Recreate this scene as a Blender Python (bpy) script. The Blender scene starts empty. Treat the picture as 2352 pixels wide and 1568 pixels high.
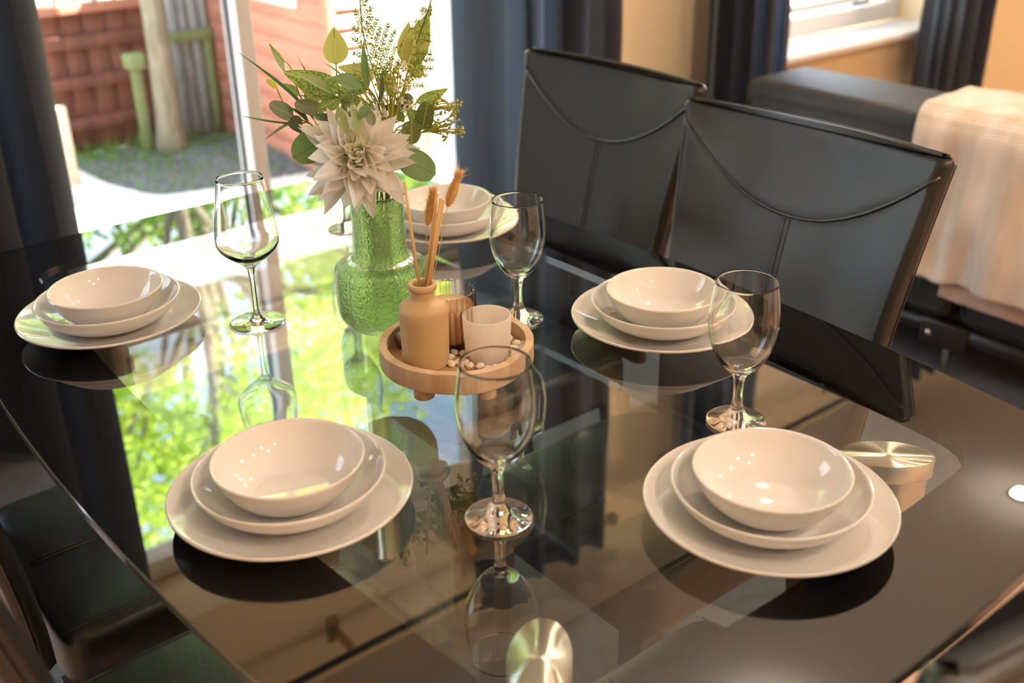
import bpy, bmesh, math, random
from math import sin, cos, pi, sqrt, radians
from mathutils import Vector, Matrix, Euler, noise

SC = bpy.context.scene
COL = SC.collection
T = 0.75                      # height of the table top above the floor
# ---------------------------------------------------------------- camera
PITCH, ROLL, YAW = radians(25.6496), radians(-1.0321), radians(38.5)
CAMZ = T + 0.62
def cam_axes():
    cp, sp, cr, sr = cos(PITCH), sin(PITCH), cos(ROLL), sin(ROLL)
    f = Vector((0, cp, -sp)); u0 = Vector((0, sp, cp)); r0 = Vector((1, 0, 0))
    r = r0 * cr + u0 * sr; u = u0 * cr - r0 * sr
    R = Matrix.Rotation(-YAW, 3, 'Z')
    return R @ r, R @ u, R @ f
_r, _u, _f = cam_axes()
cd = bpy.data.cameras.new('camera'); cam = bpy.data.objects.new('camera', cd); COL.objects.link(cam)
m = Matrix((( _r.x, _u.x, -_f.x, 0), (_r.y, _u.y, -_f.y, 0), (_r.z, _u.z, -_f.z, CAMZ), (0, 0, 0, 1)))
cam.matrix_world = m
cd.sensor_width = 36; cd.lens = 2489.07 / 2352 * 36
cd.clip_start = 0.02; cd.clip_end = 200
cd.dof.use_dof = True
cd.dof.focus_distance = (Vector((0.655, 0.99, T + 0.09)) - Vector((0, 0, CAMZ))).dot(_f)
cd.dof.aperture_fstop = 4.0
SC.camera = cam
# ---------------------------------------------------------------- world, sun, exposure
W = bpy.data.worlds.new('sky'); SC.world = W; W.use_nodes = True
nt = W.node_tree; nt.nodes.clear()
wo = nt.nodes.new('ShaderNodeOutputWorld'); bg = nt.nodes.new('ShaderNodeBackground')
tc = nt.nodes.new('ShaderNodeTexCoord'); sx = nt.nodes.new('ShaderNodeSeparateXYZ')
ramp = nt.nodes.new('ShaderNodeValToRGB')
ramp.color_ramp.elements[0].position = 0.0; ramp.color_ramp.elements[0].color = (0.74, 0.87, 1.0, 1)
ramp.color_ramp.elements[1].position = 0.75; ramp.color_ramp.elements[1].color = (0.30, 0.52, 0.95, 1)
nz = nt.nodes.new('ShaderNodeTexNoise'); nz.inputs['Scale'].default_value = 3.0; nz.inputs['Detail'].default_value = 6
cr2 = nt.nodes.new('ShaderNodeValToRGB')
cr2.color_ramp.elements[0].position = 0.42; cr2.color_ramp.elements[0].color = (0, 0, 0, 1)
cr2.color_ramp.elements[1].position = 0.62; cr2.color_ramp.elements[1].color = (1, 1, 1, 1)
mx = nt.nodes.new('ShaderNodeMixRGB'); mx.inputs[2].default_value = (0.88, 0.95, 1.0, 1)
nt.links.new(tc.outputs['Generated'], sx.inputs[0]); nt.links.new(sx.outputs['Z'], ramp.inputs[0])
nt.links.new(tc.outputs['Generated'], nz.inputs['Vector']); nt.links.new(nz.outputs['Fac'], cr2.inputs[0])
nt.links.new(cr2.outputs[0], mx.inputs[0]); nt.links.new(ramp.outputs[0], mx.inputs[1])
nt.links.new(mx.outputs[0], bg.inputs[0]); nt.links.new(bg.outputs[0], wo.inputs[0])
bg.inputs[1].default_value = 6.0
sd = bpy.data.lights.new('sun', 'SUN'); sd.energy = 60; sd.angle = radians(0.6); sd.color = (1.0, 0.93, 0.82)
sun = bpy.data.objects.new('sun', sd); COL.objects.link(sun)
sun.rotation_euler = Vector((0.65, -0.30, 0.72)).to_track_quat('Z', 'Y').to_euler()
sun.location = (6, -3, 8)
LAMP = 1350.0                  # radiance of the ceiling downlights (warm)
LAMPCOL = (1.0, 0.79, 0.60)
vs = SC.view_settings
vs.view_transform = 'Standard'; vs.look = 'None'; vs.exposure = 0.10; vs.gamma = 1.0; vs.use_curve_mapping = False
cy = SC.cycles
cy.use_denoising = True; cy.max_bounces = 14; cy.diffuse_bounces = 4; cy.glossy_bounces = 6
cy.transmission_bounces = 14; cy.transparent_max_bounces = 24; cy.caustics_reflective = False; cy.caustics_refractive = False
cy.blur_glossy = 0.5; cy.sample_clamp_indirect = 8.0

# ---------------------------------------------------------------- helpers
rnd = random.Random(7)
def tag(o, label=None, cat=None, group=None, kind=None):
    if label: o['label'] = label
    if cat: o['category'] = cat
    if group: o['group'] = group
    if kind: o['kind'] = kind
    return o
def empty(name, loc=(0, 0, 0), rz=0.0, label=None, cat=None, group=None, kind=None):
    o = bpy.data.objects.new(name, None); COL.objects.link(o); o.location = loc; o.rotation_euler = (0, 0, rz)
    o.empty_display_size = 0.05
    return tag(o, label, cat, group, kind)
def link(name, me, mat=None, parent=None, loc=(0, 0, 0), rot=(0, 0, 0), scale=(1, 1, 1)):
    o = bpy.data.objects.new(name, me); COL.objects.link(o)
    if mat is not None and len(me.materials) == 0: me.materials.append(mat)
    if parent is not None: o.parent = parent
    o.location = loc; o.rotation_euler = rot; o.scale = scale
    return o
def dup(o, parent=None):
    c = o.copy(); COL.objects.link(c)
    if parent is not None: c.parent = parent
    for ch in list(o.children): dup(ch, c)
    return c
def mesh(name, v, f, smooth=True):
    me = bpy.data.meshes.new(name); me.from_pydata([tuple(p) for p in v], [], f)
    me.validate(); me.update()
    if smooth: me.polygons.foreach_set('use_smooth', [True] * len(me.polygons))
    return me
def lathe(name, prof, seg=64, rfun=None, closed=True):
    """surface of revolution of (r, z) points; r = 0 ends close to a pole"""
    v, f, rows = [], [], []
    for r, z in prof:
        if r < 1e-7:
            rows.append([len(v)]); v.append((0, 0, z))
        else:
            row = []
            for k in range(seg):
                a = 2 * pi * k / seg; rr = r * (rfun(a, z, r) if rfun else 1)
                row.append(len(v)); v.append((rr * cos(a), rr * sin(a), z))
            rows.append(row)
    for a, b in zip(rows, rows[1:]):
        for k in range(seg):
            k2 = (k + 1) % seg
            if len(a) == 1 and len(b) == 1: continue
            if len(a) == 1: f.append((a[0], b[k2], b[k]))
            elif len(b) == 1: f.append((a[k], a[k2], b[0]))
            else: f.append((a[k], a[k2], b[k2], b[k]))
    return mesh(name, v, f)
def smoothprof(pts, n=6):
    """Catmull-Rom through profile points"""
    out = []
    for i in range(len(pts) - 1):
        p0 = pts[max(i - 1, 0)]; p1 = pts[i]; p2 = pts[i + 1]; p3 = pts[min(i + 2, len(pts) - 1)]
        for k in range(n):
            t = k / n
            out.append(tuple(0.5 * (2 * p1[j] + (p2[j] - p0[j]) * t + (2 * p0[j] - 5 * p1[j] + 4 * p2[j] - p3[j]) * t * t
                             + (3 * p1[j] - p0[j] - 3 * p2[j] + p3[j]) * t ** 3) for j in range(len(p1))))
    out.append(tuple(pts[-1]))
    return out
def tube_geo(pts, r, seg=8, v=None, f=None):
    if v is None: v, f = [], []
    P = [Vector(p) for p in pts]; rr = r if hasattr(r, '__len__') else [r] * len(P)
    n = len(P); up = Vector((0.31, 0.2, 0.93)); rows = []
    for i in range(n):
        t = (P[min(i + 1, n - 1)] - P[max(i - 1, 0)])
        t = t.normalized() if t.length > 1e-9 else Vector((0, 0, 1))
        a = t.cross(up)
        if a.length < 1e-4: a = t.cross(Vector((1, 0, 0)))
        a.normalize(); b = t.cross(a)
        rows.append(len(v))
        for k in range(seg):
            q = P[i] + (a * cos(2 * pi * k / seg) + b * sin(2 * pi * k / seg)) * rr[i]; v.append(tuple(q))
    for i in range(n - 1):
        for k in range(seg):
            k2 = (k + 1) % seg
            f.append((rows[i] + k, rows[i] + k2, rows[i + 1] + k2, rows[i + 1] + k))
    f.append(tuple(rows[0] + k for k in range(seg))[::-1]); f.append(tuple(rows[-1] + k for k in range(seg)))
    return v, f
def tube(name, pts, r, seg=8):
    v, f = tube_geo(pts, r, seg); return mesh(name, v, f)
def box_geo(x0, x1, y0, y1, z0, z1, v, f):
    b = len(v)
    v += [(x0, y0, z0), (x1, y0, z0), (x1, y1, z0), (x0, y1, z0), (x0, y0, z1), (x1, y0, z1), (x1, y1, z1), (x0, y1, z1)]
    f += [tuple(b + i for i in q) for q in ((0, 3, 2, 1), (4, 5, 6, 7), (0, 1, 5, 4), (1, 2, 6, 5), (2, 3, 7, 6), (3, 0, 4, 7))]
def boxes(name, L, bev=0.0, seg=2):
    v, f = [], []
    for b in L: box_geo(*b, v, f)
    me = mesh(name, v, f, smooth=bev > 0)
    if bev > 0:
        bm = bmesh.new(); bm.from_mesh(me)
        bmesh.ops.bevel(bm, geom=bm.edges[:], offset=bev, segments=seg, affect='EDGES', profile=0.5, clamp_overlap=True)
        bm.to_mesh(me); bm.free()
        me.polygons.foreach_set('use_smooth', [True] * len(me.polygons))
        try: me.set_sharp_from_angle(angle=radians(50))
        except Exception: pass
    return me
def box(name, x0, x1, y0, y1, z0, z1, bev=0.0, seg=2): return boxes(name, [(x0, x1, y0, y1, z0, z1)], bev, seg)
def grid(name, fn, nu, nv, closed_u=False):
    v, f = [], []
    for j in range(nv):
        for i in range(nu): v.append(tuple(fn(i / (nu if closed_u else nu - 1), j / (nv - 1))))
    m_ = nu if closed_u else nu - 1
    for j in range(nv - 1):
        for i in range(m_):
            i2 = (i + 1) % nu
            f.append((j * nu + i, j * nu + i2, (j + 1) * nu + i2, (j + 1) * nu + i))
    return mesh(name, v, f)
def prism(name, outline, z0, z1, bev=0.0):
    n = len(outline); v = [(x, y, z0) for x, y in outline] + [(x, y, z1) for x, y in outline]
    f = [tuple(range(n))[::-1], tuple(range(n, 2 * n))] + [(i, (i + 1) % n, n + (i + 1) % n, n + i) for i in range(n)]
    return mesh(name, v, f, smooth=False)

# ---------------------------------------------------------------- materials
MATS = {}
def mat(name, col=(0.8, 0.8, 0.8), rough=0.5, metal=0.0, spec=0.5, trans=0.0, ior=1.5, coat=0.0, sheen=0.0, sss=0.0,
        var=0.0, vscale=20.0, bump=0.0, bscale=60.0, bdist=0.002, stretch=(1, 1, 1), col2=None, emis=None, estr=0.0, aniso=0.0, detail=4):
    if name in MATS: return MATS[name]
    M = bpy.data.materials.new(name); M.use_nodes = True; n = M.node_tree.nodes; l = M.node_tree.links
    p = n['Principled BSDF']
    p.inputs['Base Color'].default_value = (*col, 1); p.inputs['Roughness'].default_value = rough
    p.inputs['Metallic'].default_value = metal; p.inputs['IOR'].default_value = ior
    p.inputs['Specular IOR Level'].default_value = spec
    p.inputs['Transmission Weight'].default_value = trans; p.inputs['Coat Weight'].default_value = coat
    p.inputs['Coat Roughness'].default_value = 0.05
    p.inputs['Sheen Weight'].default_value = sheen; p.inputs['Anisotropic'].default_value = aniso
    if sss: p.inputs['Subsurface Weight'].default_value = sss; p.inputs['Subsurface Scale'].default_value = 0.01
    if emis: p.inputs['Emission Color'].default_value = (*emis, 1); p.inputs['Emission Strength'].default_value = estr
    if var or col2 or bump:
        tcn = n.new('ShaderNodeTexCoord'); mp = n.new('ShaderNodeMapping'); mp.inputs['Scale'].default_value = stretch
        l.new(tcn.outputs['Object'], mp.inputs['Vector'])
    if var or col2:
        t = n.new('ShaderNodeTexNoise'); t.inputs['Scale'].default_value = vscale; t.inputs['Detail'].default_value = detail
        l.new(mp.outputs[0], t.inputs['Vector'])
        r = n.new('ShaderNodeValToRGB'); c2 = col2 or tuple(c * (1 - var) for c in col); c1 = col if col2 else tuple(min(1, c * (1 + var)) for c in col)
        r.color_ramp.elements[0].position = 0.32; r.color_ramp.elements[1].position = 0.68
        r.color_ramp.elements[0].color = (*c2, 1); r.color_ramp.elements[1].color = (*c1, 1)
        l.new(t.outputs['Fac'], r.inputs[0]); l.new(r.outputs[0], p.inputs['Base Color'])
    if bump:
        t2 = n.new('ShaderNodeTexNoise'); t2.inputs['Scale'].default_value = bscale; t2.inputs['Detail'].default_value = 3
        l.new(mp.outputs[0], t2.inputs['Vector'])
        b = n.new('ShaderNodeBump'); b.inputs['Strength'].default_value = bump; b.inputs['Distance'].default_value = bdist
        l.new(t2.outputs['Fac'], b.inputs['Height']); l.new(b.outputs[0], p.inputs['Normal'])
    MATS[name] = M
    return M
def pane_mat(name, tint, ior, rough=0.0, edge=None):
    """flat glass: Fresnel mirror over a clear tinted sheet"""
    if name in MATS: return MATS[name]
    M = bpy.data.materials.new(name); M.use_nodes = True; n = M.node_tree.nodes; l = M.node_tree.links; n.clear()
    o = n.new('ShaderNodeOutputMaterial'); mixs = n.new('ShaderNodeMixShader'); fr = n.new('ShaderNodeFresnel'); fr.inputs[0].default_value = ior
    tr = n.new('ShaderNodeBsdfTransparent'); tr.inputs[0].default_value = (*tint, 1)
    gl = n.new('ShaderNodeBsdfGlossy'); gl.inputs['Roughness'].default_value = rough; gl.inputs[0].default_value = (1, 1, 1, 1)
    ge = n.new('ShaderNodeNewGeometry'); inv = n.new('ShaderNodeMath'); inv.operation = 'SUBTRACT'; inv.inputs[0].default_value = 1.0
    l.new(ge.outputs['Backfacing'], inv.inputs[1]); mu = n.new('ShaderNodeMath'); mu.operation = 'MULTIPLY'
    l.new(fr.outputs[0], mu.inputs[0]); l.new(inv.outputs[0], mu.inputs[1])
    l.new(mu.outputs[0], mixs.inputs[0]); l.new(tr.outputs[0], mixs.inputs[1]); l.new(gl.outputs[0], mixs.inputs[2])
    if edge:
        lw = n.new('ShaderNodeLayerWeight'); lw.inputs[0].default_value = 0.35; mc = n.new('ShaderNodeMixRGB'); mc.inputs[1].default_value = (*tint, 1); mc.inputs[2].default_value = (*edge, 1)
        l.new(lw.outputs['Facing'], mc.inputs[0]); l.new(mc.outputs[0], tr.inputs[0])
    l.new(mixs.outputs[0], o.inputs[0]); MATS[name] = M
    return M
def leaf_mat(name, col, vein, trans=0.45, vs_=9.0, rough=0.45, veinw=0.06):
    if name in MATS: return MATS[name]
    M = bpy.data.materials.new(name); M.use_nodes = True; n = M.node_tree.nodes; l = M.node_tree.links; n.clear()
    o = n.new('ShaderNodeOutputMaterial'); mixs = n.new('ShaderNodeMixShader'); mixs.inputs[0].default_value = trans
    p = n.new('ShaderNodeBsdfPrincipled'); p.inputs['Roughness'].default_value = rough; tl = n.new('ShaderNodeBsdfTranslucent')
    tcn = n.new('ShaderNodeTexCoord'); mp = n.new('ShaderNodeMapping'); mp.inputs['Scale'].default_value = (1, 0.8, 1)
    vo = n.new('ShaderNodeTexVoronoi'); vo.feature = 'DISTANCE_TO_EDGE'; vo.inputs['Scale'].default_value = vs_
    l.new(tcn.outputs['Object'], mp.inputs[0]); l.new(mp.outputs[0], vo.inputs['Vector'])
    mr = n.new('ShaderNodeMapRange'); mr.inputs['From Min'].default_value = 0.0; mr.inputs['From Max'].default_value = veinw
    l.new(vo.outputs['Distance'], mr.inputs['Value'])
    sp = n.new('ShaderNodeSeparateXYZ'); l.new(tcn.outputs['Object'], sp.inputs[0])
    ab = n.new('ShaderNodeMath'); ab.operation = 'ABSOLUTE'; l.new(sp.outputs['Y'], ab.inputs[0])
    mr2 = n.new('ShaderNodeMapRange'); mr2.inputs['From Max'].default_value = 0.045; l.new(ab.outputs[0], mr2.inputs['Value'])
    mn = n.new('ShaderNodeMath'); mn.operation = 'MINIMUM'; l.new(mr.outputs[0], mn.inputs[0]); l.new(mr2.outputs[0], mn.inputs[1])
    mc = n.new('ShaderNodeMixRGB'); mc.inputs[1].default_value = (*vein, 1); mc.inputs[2].default_value = (*col, 1)
    l.new(mn.outputs[0], mc.inputs[0]); l.new(mc.outputs[0], p.inputs['Base Color']); l.new(mc.outputs[0], tl.inputs[0])
    l.new(p.outputs[0], mixs.inputs[1]); l.new(tl.outputs[0], mixs.inputs[2]); l.new(mixs.outputs[0], o.inputs[0]); MATS[name] = M
    return M
def thin_mat(name, col, trans=0.5, rough=0.5, var=0.0, vscale=6.0, col2=None):
    """petals, leaves, thin cloth: diffuse mixed with translucent"""
    if name in MATS: return MATS[name]
    M = bpy.data.materials.new(name); M.use_nodes = True; n = M.node_tree.nodes; l = M.node_tree.links; n.clear()
    o = n.new('ShaderNodeOutputMaterial'); mixs = n.new('ShaderNodeMixShader'); mixs.inputs[0].default_value = trans
    p = n.new('ShaderNodeBsdfPrincipled'); p.inputs['Roughness'].default_value = rough; tl = n.new('ShaderNodeBsdfTranslucent')
    p.inputs['Base Color'].default_value = (*col, 1); tl.inputs[0].default_value = (*col, 1)
    if col2:
        tcn = n.new('ShaderNodeTexCoord'); t = n.new('ShaderNodeTexNoise'); t.inputs['Scale'].default_value = vscale
        r = n.new('ShaderNodeValToRGB'); r.color_ramp.elements[0].position = 0.35; r.color_ramp.elements[1].position = 0.65
        r.color_ramp.elements[0].color = (*col2, 1); r.color_ramp.elements[1].color = (*col, 1)
        l.new(tcn.outputs['Object'], t.inputs['Vector']); l.new(t.outputs['Fac'], r.inputs[0])
        l.new(r.outputs[0], p.inputs['Base Color']); l.new(r.outputs[0], tl.inputs[0])
    l.new(p.outputs[0], mixs.inputs[1]); l.new(tl.outputs[0], mixs.inputs[2]); l.new(mixs.outputs[0], o.inputs[0]); MATS[name] = M
    return M
PAINT = mat('wall_paint', (0.87, 0.71, 0.47), 0.85, bump=0.15, bscale=180, bdist=0.001)
WHITE = mat('ceiling_white', (0.82, 0.84, 0.87), 0.9)
UPVC = mat('white_upvc', (0.82, 0.82, 0.83), 0.35)
PORC = mat('porcelain', (0.82, 0.79, 0.76), 0.05, ior=1.6)
LEATHER = mat('leather', (0.013, 0.013, 0.0145), 0.37, spec=0.62, bump=0.35, bscale=380, bdist=0.0009, var=0.2, vscale=6)
LEATHERSEAM = mat('leather_seam', (0.016, 0.016, 0.017), 0.33, spec=0.9)
DARKWOOD = mat('dark_wood', (0.02, 0.014, 0.011), 0.35)
CURTAIN = mat('curtain_cloth', (0.026, 0.028, 0.036), 0.80, sheen=0.12, spec=0.2, bump=0.1, bscale=900, bdist=0.0005)
def _let_light_through(M, col, amount):
    n = M.node_tree.nodes; l = M.node_tree.links; o = n['Material Output']; mixs = n.new('ShaderNodeMixShader'); mixs.inputs[0].default_value = amount
    tl = n.new('ShaderNodeBsdfTranslucent'); tl.inputs[0].default_value = (*col, 1)
    l.new(n['Principled BSDF'].outputs[0], mixs.inputs[1]); l.new(tl.outputs[0], mixs.inputs[2]); l.new(mixs.outputs[0], o.inputs[0])
_let_light_through(CURTAIN, (0.17, 0.24, 0.40), 0.30)
BLACKGLASS = mat('black_glass', (0.006, 0.006, 0.007), 0.0, ior=2.25, spec=0.5)
CLEARGLASS = pane_mat('smoked_clear_glass', (0.86, 0.88, 0.85), 2.25)
WINDOWGLASS = pane_mat('window_glass', (0.97, 0.98, 0.97), 1.45)
GLASS = mat('crystal', (1, 1, 1), 0.0, trans=1.0, ior=1.46)
CHROME = mat('chrome', (0.75, 0.75, 0.74), 0.12, metal=1.0)
BRUSHED = mat('brushed_leg', (0.62, 0.60, 0.58), 0.28, metal=1.0)
WOOD = mat('beech', (0.74, 0.54, 0.37), 0.45, col2=(0.62, 0.42, 0.26), vscale=40, stretch=(1, 1, 0.10), detail=6)
# ================================================================ the room
ST = 'structure'
YW = 2.65; ZC = T + 2.02; XL, XR, YF = -1.6, 6.4, -2.6
FLOORM = mat('laminate', (0.62, 0.40, 0.30), 0.4, col2=(0.50, 0.30, 0.21), vscale=5, stretch=(1.2, 14, 1), detail=6)
fl = link('floor', box('floor', XL, XR, YF, YW + 0.3, -0.08, 0), FLOORM); tag(fl, kind=ST)
tag(link('ceiling', box('ceiling', XL, XR, YF, YW + 0.3, ZC, ZC + 0.1), WHITE), kind=ST)
DX0, DX1, DZ1 = 0.75, 2.14, T + 1.54          # patio door opening
WX0, WX1, WZ0, WZ1 = 3.40, 4.46, T - 0.23, T + 1.40   # window opening
VX0, VX1, VZ1 = -1.40, -0.18, T + 1.40         # fixed glazing left of the curtain
wb = boxes('wall_back', [(XL, VX0, YW, YW + 0.3, 0, ZC), (VX0, VX1, YW, YW + 0.3, VZ1, ZC), (VX1, DX0, YW, YW + 0.3, 0, ZC), (DX0, DX1, YW, YW + 0.3, DZ1, ZC), (DX1, WX0, YW, YW + 0.3, 0, ZC),
    (WX0, WX1, YW, YW + 0.3, 0, WZ0), (WX0, WX1, YW, YW + 0.3, WZ1, ZC), (WX1, XR, YW, YW + 0.3, 0, ZC)])
tag(link('wall_back', wb, PAINT), kind=ST)
tag(link('wall_left', box('wall_left', XL - 0.1, XL, YF, YW + 0.3, 0, ZC), PAINT), kind=ST)
tag(link('wall_right', box('wall_right', XR, XR + 0.1, YF, YW + 0.3, 0, ZC), PAINT), kind=ST)
tag(link('wall_front', box('wall_front', XL, XR, YF - 0.1, YF, 0, ZC), PAINT), kind=ST)
tag(link('baseboard_back', boxes('baseboard_back', [(VX1, DX0, YW - 0.015, YW, 0, 0.1), (DX1, XR, YW - 0.015, YW, 0, 0.1)], 0.004), UPVC), kind=ST)
# patio door
d1 = empty('door_1', (0, 2.89, 0), kind=ST)
link('frame', boxes('door_frame', [(DX0, DX0 + 0.05, 0, 0.09, 0, DZ1), (DX1 - 0.05, DX1, 0, 0.09, 0, DZ1), (DX0 + 0.05, DX1 - 0.05, 0, 0.09, DZ1 - 0.07, DZ1)], 0.006), UPVC, d1)
link('mullion', box('mullion', 1.345, 1.392, 0, 0.096, 0.15, DZ1 - 0.07, 0.006), UPVC, d1)
link('gasket', boxes('gasket', [(1.3405, 1.345, 0.05, 0.075, 0.15, DZ1 - 0.07), (1.392, 1.3965, 0.05, 0.075, 0.15, DZ1 - 0.07)]), mat('rubber', (0.02, 0.02, 0.025), 0.6), d1)
link('bottom_rail', box('bottom_rail', DX0 + 0.05, DX1 - 0.05, 0.0, 0.09, 0.04, 0.15, 0.006), UPVC, d1)
link('threshold', box('threshold', DX0, DX1, -0.03, 0.12, 0.0, 0.04, 0.005), mat('threshold_metal', (0.5, 0.5, 0.5), 0.4, metal=0.8), d1)
link('pane', box('pane', DX0 + 0.05, 1.3405, 0.06, 0.066, 0.15, DZ1 - 0.07), WINDOWGLASS, d1)
link('pane', box('pane', 1.3965, DX1 - 0.05, 0.06, 0.066, 0.15, DZ1 - 0.07), WINDOWGLASS, d1)
w2 = empty('window_2', (0, 2.80, 0), kind=ST)
link('frame', boxes('window_frame', [(VX0, VX0 + 0.06, 0, 0.07, 0, VZ1), (VX1 - 0.06, VX1, 0, 0.07, 0, VZ1), (VX0 + 0.06, VX1 - 0.06, 0, 0.07, 0, 0.09), (VX0 + 0.06, VX1 - 0.06, 0, 0.07, VZ1 - 0.06, VZ1)], 0.006), UPVC, w2)
link('pane', box('pane', VX0 + 0.06, VX1 - 0.06, 0.03, 0.036, 0.09, VZ1 - 0.06), WINDOWGLASS, w2)
# small window above the sofa
w1 = empty('window_1', (0, 2.80, 0), kind=ST)
zb = WZ0 + 0.03
link('frame', boxes('window_frame', [(WX0, WX0 + 0.07, 0, 0.07, zb, WZ1), (WX1 - 0.07, WX1, 0, 0.07, zb, WZ1), (WX0 + 0.07, WX1 - 0.07, 0, 0.07, zb, zb + 0.075), (WX0 + 0.07, WX1 - 0.07, 0, 0.07, WZ1 - 0.07, WZ1)], 0.008), UPVC, w1)
link('glazing_bar', box('glazing_bar', WX0 + 0.07, WX1 - 0.07, 0.012, 0.055, zb + 0.095, zb + 0.125, 0.006), UPVC, w1)
link('handle', boxes('handle', [(4.13, 4.16, -0.035, 0.0, zb + 0.095, zb + 0.12), (4.03, 4.16, -0.05, -0.035, zb + 0.098, zb + 0.117)], 0.004), mat('handle_metal', (0.6, 0.55, 0.45), 0.3, metal=1), w1)
link('pane', box('pane', WX0 + 0.07, WX1 - 0.07, 0.03, 0.036, zb + 0.075, WZ1 - 0.07), WINDOWGLASS, w1)
link('sill', box('sill', WX0 - 0.06, WX1 + 0.06, -0.23, 0.0, WZ0, WZ0 + 0.03, 0.008), UPVC, w1)
# thin wall-coloured strip below the sill, added to draw a faint dark line
tag(link('trim_1', box('trim_1', WX0 - 0.05, WX1 + 0.05, YW - 0.012, YW, WZ0 - 0.115, WZ0 - 0.095, 0.003), PAINT), kind=ST)

# ---------------------------------------------------------------- downlights
LENS = mat('lamp_lens', (1, 1, 1), 0.5, emis=LAMPCOL, estr=LAMP)
def downlight(x, y, label):
    e = empty('ceiling_downlight', (x, y, ZC), label=label, cat='ceiling light', group='downlights in the ceiling')
    link('lens', DL_LENS, LENS, e); link('trim_ring', DL_RING, CHROME, e)
DL_LENS = lathe('lens', [(0, -0.034), (0.014, -0.031), (0.025, -0.024), (0.033, -0.013), (0.036, -0.002), (0, -0.001)], 24)
DL_RING = lathe('trim_ring', [(0.038, -0.002), (0.038, -0.012), (0.048, -0.009), (0.05, -0.002)], 32)
for x, y, w in ((4.11, 1.69, 'above the sofa, mirrored at the right edge of the table'), (3.1, 2.2, 'added near the small window curtain to light the wall'), (2.3, 1.55, 'unseen between table and sofa, placed to light the wall'), (0.2, -1.7, 'unseen behind the camera, placed to light the flower front'), (0.9, -0.9, 'unseen behind the camera at right, placed to light the flower front'), (2.3, -1.1, 'far behind the camera towards the sofa side'), (4.1, -0.7, 'above the far sofa end'), (5.4, 1.5, 'added in the far room corner to light the wall'), (1.5, -1.9, 'added far behind the camera to light the flower front')):  # all but the first unseen
    downlight(x, y, 'round warm ceiling downlight ' + w)

# ---------------------------------------------------------------- curtains and pole
def curtain(x0, x1, y, ztop, folds, amp, seed, label, zb=0.015, lean=0.0, ph0=None, edge=0.0):
    r = random.Random(seed); ph = [r.uniform(0, 6.28) for _ in range(6)]
    if ph0 is not None: ph[4] = ph0
    def fn(u, v):
        s = u + 0.006 * sin(5 * v + ph[0]) + 0.012 * sin(2 * pi * u * 1.5 + ph[1])
        x = x0 + (x1 - x0) * u + 0.012 * sin(4 * pi * u * folds + ph[2]) + lean * (1 - v)
        a = amp * (0.75 + 0.35 * sin(5.1 * u + ph[3] + 1.2 * v))
        yy = y + a * sin(2 * pi * folds * s + ph[4]) + 0.22 * a * sin(4 * pi * folds * s + ph[5] + 0.8 * v) + edge * math.exp(-((u if edge > 0 else 1 - u) / 0.10) ** 2) * (1 if edge > 0 else -1) + 0.006 * noise.noise((u * 9, v * 12, seed))
        z = zb + (ztop - zb) * v + (0.012 * cos(2 * pi * folds * s) if v > 0.97 else 0)
        return (x, yy, z)
    me = grid('curtain', fn, int(folds * 26), 40)
    o = link('curtain', me, CURTAIN)
    tag(o, label, 'curtain', 'dark curtains'); return o
CY = 2.50
curtain(-0.15, 0.735, CY, T + 1.90, 5.5, 0.055, 3, edge=-0.08, label='dark navy curtain at the left edge of the picture, beside the glass door')
curtain(1.875, 2.40, CY, T + 1.90, 3.6, 0.055, 11, ph0=2.0, edge=0.07, label= 'dark navy curtain with a blue lit fold, behind the flowers and first chair')
curtain(2.85, 3.31, CY, T + 1.90, 4.5, 0.04, 5, 'dark curtain on the near side of the small window, left of the sofa end')
curtain(4.16, 4.72, CY, T + 1.90, 4.5, 0.042, 17, 'dark blue curtain on the far side of the small window, behind the throw')
POLE = mat('dark_pole', (0.03, 0.03, 0.03), 0.3, metal=0.6)
def pole(x0, x1, label):
    e = empty('curtain_pole', (0, CY, T + 1.83), label=label, cat='curtain pole')
    link('rod', tube('rod', [(x0, 0, 0), (x1, 0, 0)], 0.0125, 12), POLE, e)
    for x in (x0, x1):
        link('finial', lathe('finial', smoothprof([(0, -0.03), (0.02, -0.02), (0.026, 0), (0.02, 0.02), (0, 0.03)], 4), 16), POLE, e, loc=(x, 0, 0))
    for x in (x0 + 0.12, (x0 + x1) / 2 + 0.2, x1 - 0.12):
        link('bracket', boxes('bracket', [(x - 0.012, x + 0.012, 0, YW - CY, -0.012, 0.012), (x - 0.02, x + 0.02, YW - CY - 0.012, YW - CY, -0.05, 0.05)], 0.003), mat('bracket_brass', (0.5, 0.33, 0.14), 0.35, metal=0.8), e)
pole(-0.25, 2.47, 'dark curtain pole above the glass door, mirrored in the table')
pole(2.78, 4.85, 'dark curtain pole above the small window')

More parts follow.
